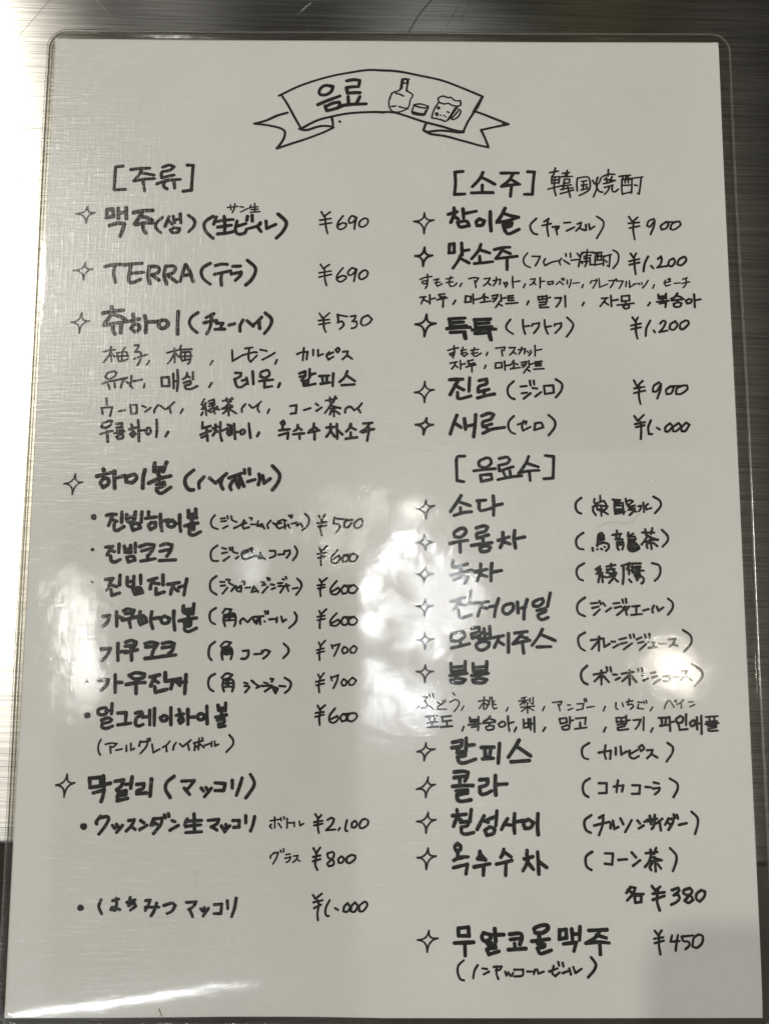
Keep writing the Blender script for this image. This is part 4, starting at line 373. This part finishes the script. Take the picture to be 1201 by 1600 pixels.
 ('reading_note', None, '79 1180 -998 1149 -1027 1143 -1061 1156 -1091 1179 -1104/79 1218 -1048 1289 -1035/79 1263 -1024 1261 -1106/79 1253 -1057 1222 -1087/79 1275 -1057 1305 -1091/79 1294 -1006 1298 -1026/79 1316 -1006 1320 -1031/79 1332 -1048 1354 -1048/79 1345 -1078 1371 -1065/79 1381 -1043 1451 -1032/79 1427 -1022 1427 -1106/79 1420 -1056 1384 -1086/79 1437 -1056 1467 -1090/79 1478 -1015 1479 -1030/79 1500 -1011 1502 -1030/79 1502 -1052 1517 -1047/79 1507 -1082 1534 -1069/79 1552 -1039 1579 -1034/79 1560 -1064 1587 -1056/79 1568 -1099 1608 -1073/79 1626 -1056 1666 -1056 1656 -1081/79 1625 -1086 1669 -1081/79 1683 -1064 1723 -1060/79 1728 -1029 1764 -1025 1749 -1055 1726 -1081/79 1749 -1055 1792 -1079/79 1796 -986 1847 -1021 1855 -1055 1831 -1090 1808 -1111'),
 ('flavour_list', None, '49 220 -1180 246 -1176 227 -1202/49 227 -1202 242 -1220 234 -1239 216 -1242/49 178 -1253 190 -1231 208 -1244/49 253 -1231 279 -1249/49 253 -1165 259 -1182/49 274 -1161 279 -1180/49 302 -1209 320 -1220/49 337 -1214 305 -1235 302 -1249 354 -1249/49 332 -1202 337 -1211/49 345 -1196 349 -1207/49 392 -1155 403 -1168/49 373 -1209 407 -1194 429 -1209 421 -1234 399 -1262/49 455 -1231 441 -1255/49 541 -1203 590 -1196/49 574 -1179 571 -1249/49 571 -1208 545 -1245/49 575 -1212 590 -1223/49 609 -1179 601 -1219 582 -1249/49 620 -1181 623 -1227 631 -1247 649 -1241/49 594 -1201 601 -1211/49 593 -1227 605 -1219/49 635 -1201 624 -1208/49 623 -1216 642 -1223/49 713 -1237 703 -1259/49 792 -1186 819 -1178/49 777 -1201 830 -1195/49 809 -1182 807 -1219/49 807 -1201 784 -1223/49 811 -1203 829 -1215/49 841 -1186 841 -1208/49 860 -1181 859 -1219 848 -1215/49 788 -1237 867 -1230/49 825 -1222 827 -1270/49 821 -1237 791 -1261/49 829 -1237 862 -1255/49 926 -1232 915 -1255/51 973 -1209 1028 -1203 1019 -1223/51 1007 -1219 1016 -1256/51 1062 -1223 1078 -1223/51 1063 -1252 1091 -1242/51 1116 -1217 1154 -1215 1148 -1248/51 1114 -1252 1149 -1245/51 1158 -1188 1161 -1207/51 1169 -1186 1172 -1204/51 1173 -1237 1216 -1231/51 1280 -1231 1269 -1256/51 1344 -1210 1342 -1239 1353 -1247/51 1380 -1210 1386 -1231/51 1403 -1206 1442 -1198/51 1421 -1189 1411 -1222 1437 -1218 1446 -1231 1427 -1247/51 1471 -1206 1496 -1208/51 1475 -1218 1468 -1241 1503 -1245/51 1505 -1202 1509 -1214/51 1520 -1197 1523 -1210/51 1556 -1235 1543 -1255/51 1648 -1197 1630 -1226 1626 -1243/51 1658 -1197 1673 -1218 1681 -1234/51 1692 -1193 1686 -1201 1694 -1206 1699 -1198 1692 -1193/51 1737 -1193 1720 -1209 1698 -1219/51 1724 -1209 1724 -1238/51 1766 -1205 1796 -1203/51 1775 -1232 1804 -1219'),
 ('flavour_list', None, '67 234 -1292 301 -1286/67 253 -1293 257 -1319/67 287 -1290 283 -1319/67 242 -1326 301 -1321/67 271 -1322 271 -1344/67 242 -1353 305 -1348/67 324 -1293 380 -1287/67 331 -1293 331 -1319 383 -1313/67 356 -1322 356 -1340/67 320 -1351 387 -1345/67 454 -1348 445 -1372/67 490 -1296 492 -1322 540 -1318/67 540 -1291 540 -1320/67 492 -1309 540 -1306/67 518 -1322 518 -1329/67 480 -1338 551 -1331/67 499 -1351 540 -1345 536 -1369/67 608 -1289 593 -1307 570 -1318/67 602 -1301 637 -1313/67 566 -1328 637 -1322/67 604 -1325 603 -1338/67 607 -1340 581 -1351 592 -1367 625 -1362 629 -1345 607 -1340/67 678 -1318 656 -1333 667 -1349 693 -1342 693 -1323 678 -1318/67 712 -1289 714 -1336 719 -1371/67 714 -1329 745 -1321/67 760 -1352 748 -1376/67 802 -1307 803 -1354 831 -1350/67 829 -1303 831 -1352/67 804 -1330 829 -1327/67 843 -1303 843 -1365/67 844 -1332 861 -1328/67 865 -1292 865 -1378/67 928 -1352 915 -1373/66 1012 -1302 1017 -1330 1055 -1322 1051 -1297 1012 -1302/66 1073 -1292 1072 -1330/66 1072 -1314 1091 -1310/66 1055 -1338 1025 -1349 1033 -1363 1063 -1361 1070 -1344 1055 -1338/66 1106 -1301 1165 -1295 1160 -1334/66 1131 -1322 1132 -1355/66 1100 -1360 1168 -1351/66 1281 -1350 1268 -1375/66 1342 -1297 1345 -1321 1362 -1317/66 1342 -1298 1363 -1294/66 1371 -1297 1373 -1319 1387 -1316/66 1371 -1298 1391 -1293/66 1401 -1284 1400 -1329/66 1400 -1313 1421 -1309/66 1349 -1335 1391 -1330 1389 -1343 1350 -1352 1355 -1366 1411 -1360/66 1442 -1309 1485 -1305 1471 -1338 1453 -1360/66 1503 -1292 1499 -1366/66 1554 -1354 1543 -1376/76 1590 -1296 1645 -1294/76 1607 -1300 1608 -1333/76 1632 -1296 1628 -1333/76 1597 -1341 1648 -1335/76 1653 -1290 1655 -1370/76 1657 -1321 1678 -1317/76 1717 -1284 1691 -1304 1698 -1325 1724 -1321 1733 -1296 1717 -1284/76 1751 -1275 1748 -1337/76 1706 -1337 1710 -1364 1756 -1359/76 1792 -1308 1772 -1325 1778 -1343 1796 -1337 1802 -1315 1792 -1308/76 1813 -1292 1812 -1361/76 1814 -1329 1833 -1326/76 1839 -1282 1837 -1386/66 1864 -1290 1936 -1285/66 1885 -1291 1888 -1312/66 1915 -1290 1914 -1312/66 1867 -1318 1930 -1312/66 1861 -1331 1938 -1324/66 1875 -1341 1925 -1339 1920 -1349 1878 -1356 1882 -1369 1932 -1367'),
 ('drink_name', None, '121 390 -1437 442 -1427 438 -1456 414 -1480/121 386 -1468 438 -1459/121 468 -1413 466 -1480/121 466 -1456 515 -1451/121 414 -1496 462 -1488 462 -1511 417 -1519 425 -1546 453 -1554 522 -1532/121 555 -1466 627 -1464/121 575 -1468 578 -1519/121 611 -1466 602 -1519/121 562 -1531 623 -1527/121 661 -1443 652 -1554/121 775 -1424 748 -1468 711 -1521/121 760 -1460 796 -1483 840 -1513/121 727 -1547 832 -1539'),
 ('drink_name', None, '120 397 -1605 449 -1600 477 -1607 469 -1636 457 -1656/120 397 -1636 457 -1628/120 429 -1640 428 -1675/120 388 -1685 448 -1680 504 -1680/120 408 -1710 472 -1704 472 -1721 412 -1733 416 -1760 440 -1768 492 -1760/120 545 -1648 589 -1644 585 -1675 543 -1690 548 -1725 576 -1727 612 -1710/120 635 -1624 633 -1679 636 -1733/120 637 -1675 701 -1671'),
 ('drink_name', None, '115 411 -1814 415 -1838/115 387 -1848 463 -1840/115 419 -1843 403 -1876 391 -1907/115 415 -1864 435 -1872/115 494 -1814 485 -1880/115 431 -1884 475 -1880 470 -1903 435 -1911 438 -1941 462 -1950 506 -1941/115 567 -1849 546 -1887 526 -1924/115 559 -1872 590 -1886/115 582 -1872 623 -1856/115 641 -1822 634 -1903/115 598 -1910 570 -1930 582 -1956 621 -1945 626 -1918 598 -1910/115 702 -1864 682 -1895 666 -1924/115 686 -1895 734 -1902/115 743 -1837 738 -1895 741 -1945/115 742 -1883 798 -1875/115 822 -1868 794 -1887 801 -1918 833 -1914 850 -1887 822 -1868/115 877 -1837 873 -1902 876 -1952'),
 ('drink_name', None, '115 414 -2003 398 -2018 404 -2041 426 -2037 430 -2014 414 -2003/114 414 -2045 415 -2067/114 391 -2094 429 -2077 473 -2075/114 405 -2086 437 -2080/114 389 -2134 469 -2115 460 -2168/114 541 -2044 537 -2071 525 -2086/114 545 -2060 572 -2092/114 528 -2086 564 -2090/114 508 -2130 596 -2113/114 562 -2124 559 -2174/115 678 -2033 672 -2059 660 -2077/114 680 -2048 719 -2075/114 635 -2115 723 -2095/114 689 -2109 686 -2176/115 811 -2040 809 -2063/114 794 -2086 842 -2074/114 818 -2078 806 -2116 786 -2151/114 814 -2105 845 -2143/115 871 -2048 874 -2109 876 -2169/114 878 -2101 921 -2133'),
 ('reading_note', None, '73 1182 -1439 1145 -1463 1138 -1494 1148 -1522 1174 -1531/73 1235 -1494 1306 -1482 1301 -1529/73 1276 -1452 1269 -1498 1277 -1529/73 1335 -1466 1334 -1506/73 1363 -1458 1366 -1505 1399 -1486/73 1415 -1482 1414 -1513 1438 -1527 1467 -1513/73 1419 -1501 1460 -1478/73 1489 -1449 1470 -1462 1480 -1486 1499 -1470 1489 -1449/73 1516 -1480 1548 -1478 1540 -1501 1515 -1525/73 1540 -1501 1575 -1521/73 1637 -1438 1666 -1462 1661 -1497 1627 -1544'),
 ('reading_note', None, '77 1180 -1639 1147 -1662 1138 -1697 1147 -1728 1169 -1743/77 1233 -1666 1277 -1666 1275 -1720 1231 -1722/77 1317 -1685 1373 -1677 1364 -1712/77 1343 -1650 1337 -1681 1333 -1716/77 1425 -1677 1469 -1677 1464 -1724 1421 -1725/77 1501 -1686 1535 -1689/77 1549 -1661 1578 -1667/77 1545 -1696 1581 -1691 1577 -1708 1554 -1727/77 1643 -1639 1683 -1665 1685 -1700 1660 -1743'),
 ('reading_note', None, '82 1184 -1844 1147 -1871 1143 -1902 1154 -1929 1178 -1942/82 1254 -1844 1228 -1859/81 1199 -1902 1247 -1890 1287 -1882/82 1252 -1859 1246 -1902 1225 -1955/81 1295 -1890 1292 -1917/82 1307 -1875 1314 -1921 1338 -1909/82 1351 -1863 1366 -1894/82 1415 -1871 1398 -1901 1375 -1938/82 1449 -1874 1462 -1890/81 1454 -1918 1482 -1901/82 1487 -1880 1543 -1874/82 1503 -1870 1559 -1863/82 1520 -1847 1526 -1893/82 1548 -1843 1542 -1901 1529 -1920/82 1591 -1863 1567 -1882 1546 -1893/82 1575 -1882 1581 -1928/82 1627 -1862 1606 -1897/82 1623 -1866 1655 -1862 1650 -1886 1625 -1924/82 1623 -1886 1642 -1897/82 1658 -1839 1663 -1859/82 1676 -1841 1681 -1862/82 1686 -1897 1730 -1887/82 1761 -1824 1792 -1855 1794 -1893 1776 -1947'),
 ('reading_note', None, '81 1183 -2047 1150 -2070 1144 -2104 1153 -2131 1176 -2146/81 1257 -2055 1302 -2056 1296 -2116 1253 -2112/81 1333 -2091 1381 -2087/81 1410 -2051 1433 -2076/81 1415 -2123 1456 -2093/81 1489 -2054 1557 -2047/81 1518 -2035 1522 -2062/81 1550 -2025 1537 -2058/81 1520 -2066 1507 -2100 1483 -2129/81 1516 -2074 1544 -2081 1579 -2092/81 1511 -2100 1575 -2092/81 1540 -2077 1543 -2153/81 1523 -2108 1510 -2131 1518 -2146/81 1555 -2112 1574 -2138/81 1629 -2025 1662 -2062 1662 -2100 1641 -2152'),
 ('price', None, '87 1398 -2239 1372 -2271/87 1394 -2239 1424 -2243 1410 -2275 1375 -2312/87 1381 -2255 1418 -2275 1469 -2277/87 1418 -2288 1421 -2324 1455 -2320 1456 -2282 1418 -2288/87 1518 -2233 1538 -2259 1566 -2236/87 1522 -2275 1589 -2267/87 1521 -2308 1588 -2287/87 1551 -2259 1545 -2316 1558 -2365/87 1632 -2255 1667 -2243 1671 -2259 1640 -2283 1666 -2279 1673 -2300 1655 -2320 1625 -2334/87 1735 -2244 1701 -2255 1700 -2275 1738 -2287 1750 -2308 1723 -2324 1703 -2312 1725 -2287 1747 -2263 1735 -2244/87 1799 -2255 1772 -2275 1769 -2303 1788 -2317 1814 -2291 1820 -2263 1799 -2255'),
 ('price', None, '71 1527 -2476 1545 -2500 1565 -2474/71 1521 -2518 1572 -2510/71 1524 -2542 1576 -2528/71 1549 -2502 1547 -2550 1554 -2602/71 1623 -2500 1614 -2534 1665 -2530/71 1657 -2498 1647 -2542 1641 -2582/71 1678 -2506 1686 -2530 1715 -2534 1719 -2554 1697 -2574/71 1678 -2506 1742 -2500/71 1776 -2494 1746 -2514 1736 -2558 1761 -2566 1791 -2542 1797 -2506 1776 -2494'),
 ('drink_name', None, '118 414 -2462 415 -2502 474 -2502 471 -2456 414 -2462/118 391 -2541 500 -2537/118 450 -2545 452 -2609/118 557 -2487 546 -2509 561 -2530 591 -2523 599 -2498 557 -2487/118 620 -2465 625 -2534/118 625 -2498 671 -2496/118 576 -2541 617 -2548 625 -2566 575 -2573/118 583 -2552 613 -2559/118 575 -2577 586 -2602 643 -2585/118 705 -2494 762 -2490 773 -2512 761 -2548/118 708 -2523 761 -2516/118 731 -2544 734 -2569/118 696 -2577 794 -2571/118 883 -2447 845 -2462 849 -2487 890 -2487 921 -2465 914 -2446 883 -2447/118 871 -2487 871 -2519/118 829 -2532 927 -2520/118 859 -2541 900 -2548 896 -2562 858 -2569/118 866 -2548 896 -2555/118 862 -2573 877 -2598 938 -2580/112 988 -2472 985 -2520 1025 -2514 1024 -2469 988 -2472/112 1056 -2466 1059 -2522/112 1060 -2494 1098 -2493/112 1103 -2454 1099 -2526/112 1008 -2546 1080 -2538 1066 -2584/112 1153 -2474 1255 -2470/112 1217 -2474 1191 -2510 1143 -2538/112 1195 -2498 1250 -2514/112 1135 -2542 1207 -2536 1266 -2541/112 1213 -2542 1215 -2602'),
 ('reading_note', None, '68 443 -2634 413 -2662 409 -2698 423 -2733 444 -2741/68 522 -2659 503 -2691 496 -2730/68 548 -2677 574 -2680/68 555 -2709 585 -2694/68 612 -2669 657 -2666 646 -2684 623 -2687/68 631 -2666 627 -2705 637 -2733/68 676 -2694 683 -2716 694 -2698 705 -2716/68 713 -2716 721 -2701/68 728 -2684 777 -2683 773 -2715 728 -2720/68 800 -2694 837 -2694/68 845 -2683 837 -2708/68 856 -2683 864 -2705 894 -2694/71 950 -2663 941 -2702 958 -2718 983 -2698/71 924 -2694 971 -2677/71 976 -2643 980 -2663/71 1000 -2647 1005 -2667/71 1000 -2702 1034 -2690/71 1038 -2678 1046 -2710/71 1060 -2670 1072 -2702 1106 -2680/91 1162 -2618 1187 -2654 1178 -2686 1143 -2725'),
]
HAIR = [(62.95, -8.95), (65.62, -7.98), (68.03, -7.54), (70.42, -7.84), (72.34, -7.96), (73.81, -6.99), (74.81, -5.78), (76.04, -4.93)]
STAIN = [(-63.11, -144.83), (-62.72, -145.84), (-62.32, -146.85)]
DUST = [(-57.98, -108.05, 0.25), (-54.34, -107.7, 0.3), (-53.04, -108.57, 0.35), (-53.35, -110.67, 0.5), (-74.9, -108.95, 0.2), (33.65, 144.47, 0.3), (31.79, 144.23, 0.2), (34.27, 145.13, 0.2), (79.52, 5.01, 0.6), (-51.82, 85.66, 0.15), (-28.99, -4.71, 0.2), (-23.98, -7.0, 0.2), (-2.41, -32.82, 0.25), (-1.09, -30.94, 0.2), (-57.55, -23.93, 0.2), (-79.29, -1.99, 0.3), (-70.88, -99.47, 0.5)]
SCR_DARK = [(0.38, [(6.75, 150.7), (7.98, 152.93), (10.26, 156.95), (12.95, 160.55), (15.44, 163.7)]), (0.16, [(18.9, 152.56), (20.78, 156.14), (22.87, 160.17)]), (0.12, [(23.66, 154.37), (25.13, 158.17), (26.82, 161.99)]), (0.1, [(16.62, 149.66), (17.46, 151.66)]), (0.12, [(-117.97, 148.72), (-114.53, 153.39), (-110.31, 159.21), (-108.38, 161.9)]), (0.1, [(-114.94, 99.41), (-113.42, 101.12), (-111.9, 102.61)])]
SCR_PALE = [(0.5, [(-27.5, 158.02), (-26.28, 159.37), (-24.65, 160.72)]), (0.25, [(-29.13, 156.67), (-27.91, 157.79)]), (0.3, [(-25.97, 151.8), (-25.55, 151.36)]), (0.12, [(-93.94, 161.12), (-91.78, 158.9), (-89.63, 156.68)]), (0.09, [(95.13, 160.24), (100.1, 154.91), (105.05, 149.61)]), (0.09, [(109.99, 144.77), (115.84, 137.75), (121.91, 131.66)]), (0.18, [(112.2, 125.7), (113.15, 124.19), (114.5, 122.46)]), (0.2, [(112.75, 115.53), (113.14, 115.1)]), (0.15, [(116.41, 115.55), (117.94, 113.41), (119.07, 111.7)]), (0.25, [(118.59, 85.77), (118.97, 85.36)]), (0.07, [(109.68, 92.89), (115.42, 86.6)]), (0.07, [(52.57, 155.47), (60.74, 151.52)]), (0.06, [(111.35, 43.29), (115.88, 35.25)]), (0.06, [(-9.36, 159.49), (-1.08, 152.86)]), (0.06, [(19.5, 148.57), (23.66, 155.26)])]
PHONE = (-70.0, 4.0, -121.0, 34.0, 8.0)
# ------------------------------------------------------------------ the laminated menu
menu = bpy.data.objects.new('laminated_menu', None); COL.objects.link(menu)
menu['label'] = 'laminated white drinks menu handwritten in black Korean and Japanese, lying on a steel counter'
menu['category'] = 'menu'
# paper sheet
PW, PH = 106.0, 147.2
NX, NY = 72, 100
V = []; F = []
for j in range(NY + 1):
    for i in range(NX + 1):
        x = -PW + 2 * PW * i / NX; y = -PH + 2 * PH * j / NY; V.append((x, y, warp(x, y)))
for j in range(NY):
    for i in range(NX):
        a = j * (NX + 1) + i; F.append((a, a + 1, a + NX + 2, a + NX + 1))
link('paper', mesh('paper', V, F), paper, menu)
# plastic sleeve: rounded rectangle, rings running in from a rolled rim
XL, XR, YB, YT, RAD = -108.6, 110.0, -150.4, 150.5, 6.5
def rounded(px, py, inset):
    """Point (px, py) of the unit perimeter on the sleeve outline moved in by inset, corners rounded."""
    x0, x1, y0, y1 = XL + inset, XR - inset, YB + inset, YT - inset
    x = x0 + (x1 - x0) * px; y = y0 + (y1 - y0) * py; r = max(RAD - inset, .05)
    cx = min(max(x, x0 + r), x1 - r); cy = min(max(y, y0 + r), y1 - r)
    d = math.hypot(x - cx, y - cy)
    if d > r and abs(x - cx) > 1e-6 and abs(y - cy) > 1e-6: x = cx + (x - cx) * r / d; y = cy + (y - cy) * r / d
    return x, y
GX, GY = 110, 150
us = [i / GX for i in range(GX + 1)]; vs = [j / GY for j in range(GY + 1)]
us = [u + .0 for u in us]
fine = [0, .004, .008, .012, .016, .02, .024, .028]
us = sorted(set(fine + [1 - a for a in fine] + [u for u in us if .03 < u < .97])); vs = sorted(set(fine + [1 - a for a in fine] + [v for v in vs if .03 < v < .97]))
GX, GY = len(us) - 1, len(vs) - 1
INS = 7.0
V = []; F = []
for v in vs:
    for u in us:
        x, y = XL + INS + (XR - XL - 2 * INS) * u, YB + INS + (YT - YB - 2 * INS) * v
        V.append((x, y, warp(x, y) + .15))
for j in range(GY):
    for i in range(GX):
        a = j * (GX + 1) + i; F.append((a, a + 1, a + GX + 2, a + GX + 1))
ids = [i for i in range(GX)] + [j * (GX + 1) + GX for j in range(GY)] + [GY * (GX + 1) + i for i in range(GX, 0, -1)] + [j * (GX + 1) for j in range(GY, 0, -1)]
per = [(u, 0) for u in us[:-1]] + [(1, v) for v in vs[:-1]] + [(u, 1) for u in us[:0:-1]] + [(0, v) for v in vs[:0:-1]]
for inset, dz in [(5, .15), (3.6, .15), (2.9, .15), (2.2, .11), (1.7, .08), (1.25, .09), (.85, .15), (.5, .19), (.25, .17), (.1, .08), (.0, -.1), (.02, -.25)]:
    new = []
    for (u, v) in per:
        x, y = rounded(u, v, inset)
        e = .14 * math.sin(y / 23 + x / 17) * max(0, 1 - inset / 3)
        new.append(len(V)); V.append((x + e, y, warp(x, y) + dz))
    n = len(ids)
    for i in range(n): F.append((ids[i], new[i], new[(i + 1) % n], ids[(i + 1) % n]))
    ids = new
sl = link('plastic_sleeve', mesh('plastic_sleeve', V, F), film, menu)
sl.data.materials.append(fused); sl.data.materials.append(cut); sl.data.materials.append(rim)
nper = len(per); ngrid = GX * GY
for p in sl.data.polygons:
    cx, cy = p.center.x / MM, p.center.y / MM
    ring = (p.index - ngrid) // nper if p.index >= ngrid else -1
    if ring in (6, 10, 11): p.material_index = 2
    elif ring in (7, 8): p.material_index = 3
    elif abs(cx) > PW or abs(cy) > PH: p.material_index = 1

parts = {}
for name, par, s in INK:
    V, F = ribbons(parse(s))
    o = link(name, mesh(name, V, F, False), ink, parts[par] if par else menu)
    parts.setdefault(name, o)

# small things caught in and on the sheet
hairm = plain('grey_hair', (.30, .28, .25), .6)
V, F = ribbons([(.07, [Vector(p) for p in HAIR])], .06)
link('stray_hair', mesh('stray_hair', V, F, False), hairm, menu)
stain = plain('brown_stain', (.30, .22, .12), .8)
V, F = ribbons([(.35, [Vector(p) for p in STAIN])], .05)
link('stain', mesh('stain', V, F, False), stain, menu)
speckm = plain('pale_dust', (.8, .8, .76), .6)
for x, y, w_ in DUST:
    V, F = ribbons([(w_, [Vector((x, y)), Vector((x + .1, y + .05))])], .19)
    link('dust_speck', mesh('dust_speck', V, F, False), speckm, menu)

# scratches in the steel
flat = lambda x, y: 0.0
for col, rough, data in (((.03, .03, .03), .6, SCR_DARK), ((.75, .74, .70), .35, SCR_PALE)):
    mm_ = plain('scratch_metal', col, rough, 1 if col[0] > .5 else 0)
    for w_, P in data:
        V, F = ribbons([(w_, [Vector(p) for p in P])], .02, flat)
        o = link('scratch', mesh('scratch', V, F, False), mm_, counter)
        o.matrix_parent_inverse = (Matrix.Translation((0, -104.35 * MM, 0)) @ Matrix.Rotation(ANG, 4, 'Z')).inverted()

# ------------------------------------------------------------------ the phone that takes the picture; its corner shades the lower right of the sheet
def phone():
    bm = bmesh.new(); X0, X1, Y0, Y1, T = PHONE
    r = 9; pts = []
    for cx, cy, a0 in ((X1 - r, Y1 - r, 0), (X0 + r, Y1 - r, 90), (X0 + r, Y0 + r, 180), (X1 - r, Y0 + r, 270)):
        for k in range(9): a = math.radians(a0 + 90 * k / 8); pts.append((cx + r * math.cos(a), cy + r * math.sin(a)))
    lo = [bm.verts.new((x * MM, y * MM, 0)) for x, y in pts]; hi = [bm.verts.new((x * MM, y * MM, T * MM)) for x, y in pts]
    bm.faces.new(reversed(lo)); bm.faces.new(hi); n = len(pts)
    for i in range(n): bm.faces.new((lo[i], lo[(i + 1) % n], hi[(i + 1) % n], hi[i]))
    bmesh.ops.bevel(bm, geom=[e for e in bm.edges if abs(e.verts[0].co.z - e.verts[1].co.z) < 1e-6], offset=.0012, segments=2, affect='EDGES')
    me = bpy.data.meshes.new('smartphone'); bm.to_mesh(me); bm.free(); return me
ph = link('smartphone', phone(), plain('dark_phone_case', (.03, .03, .035), .4))
ph['label'] = 'dark smartphone held flat above the lower right of the menu, shading it'; ph['category'] = 'phone'
pm_ = m.copy(); up = Vector((m[0][2], m[1][2], m[2][2])); pm_.translation = CAM * MM + up * .004; ph.matrix_world = pm_
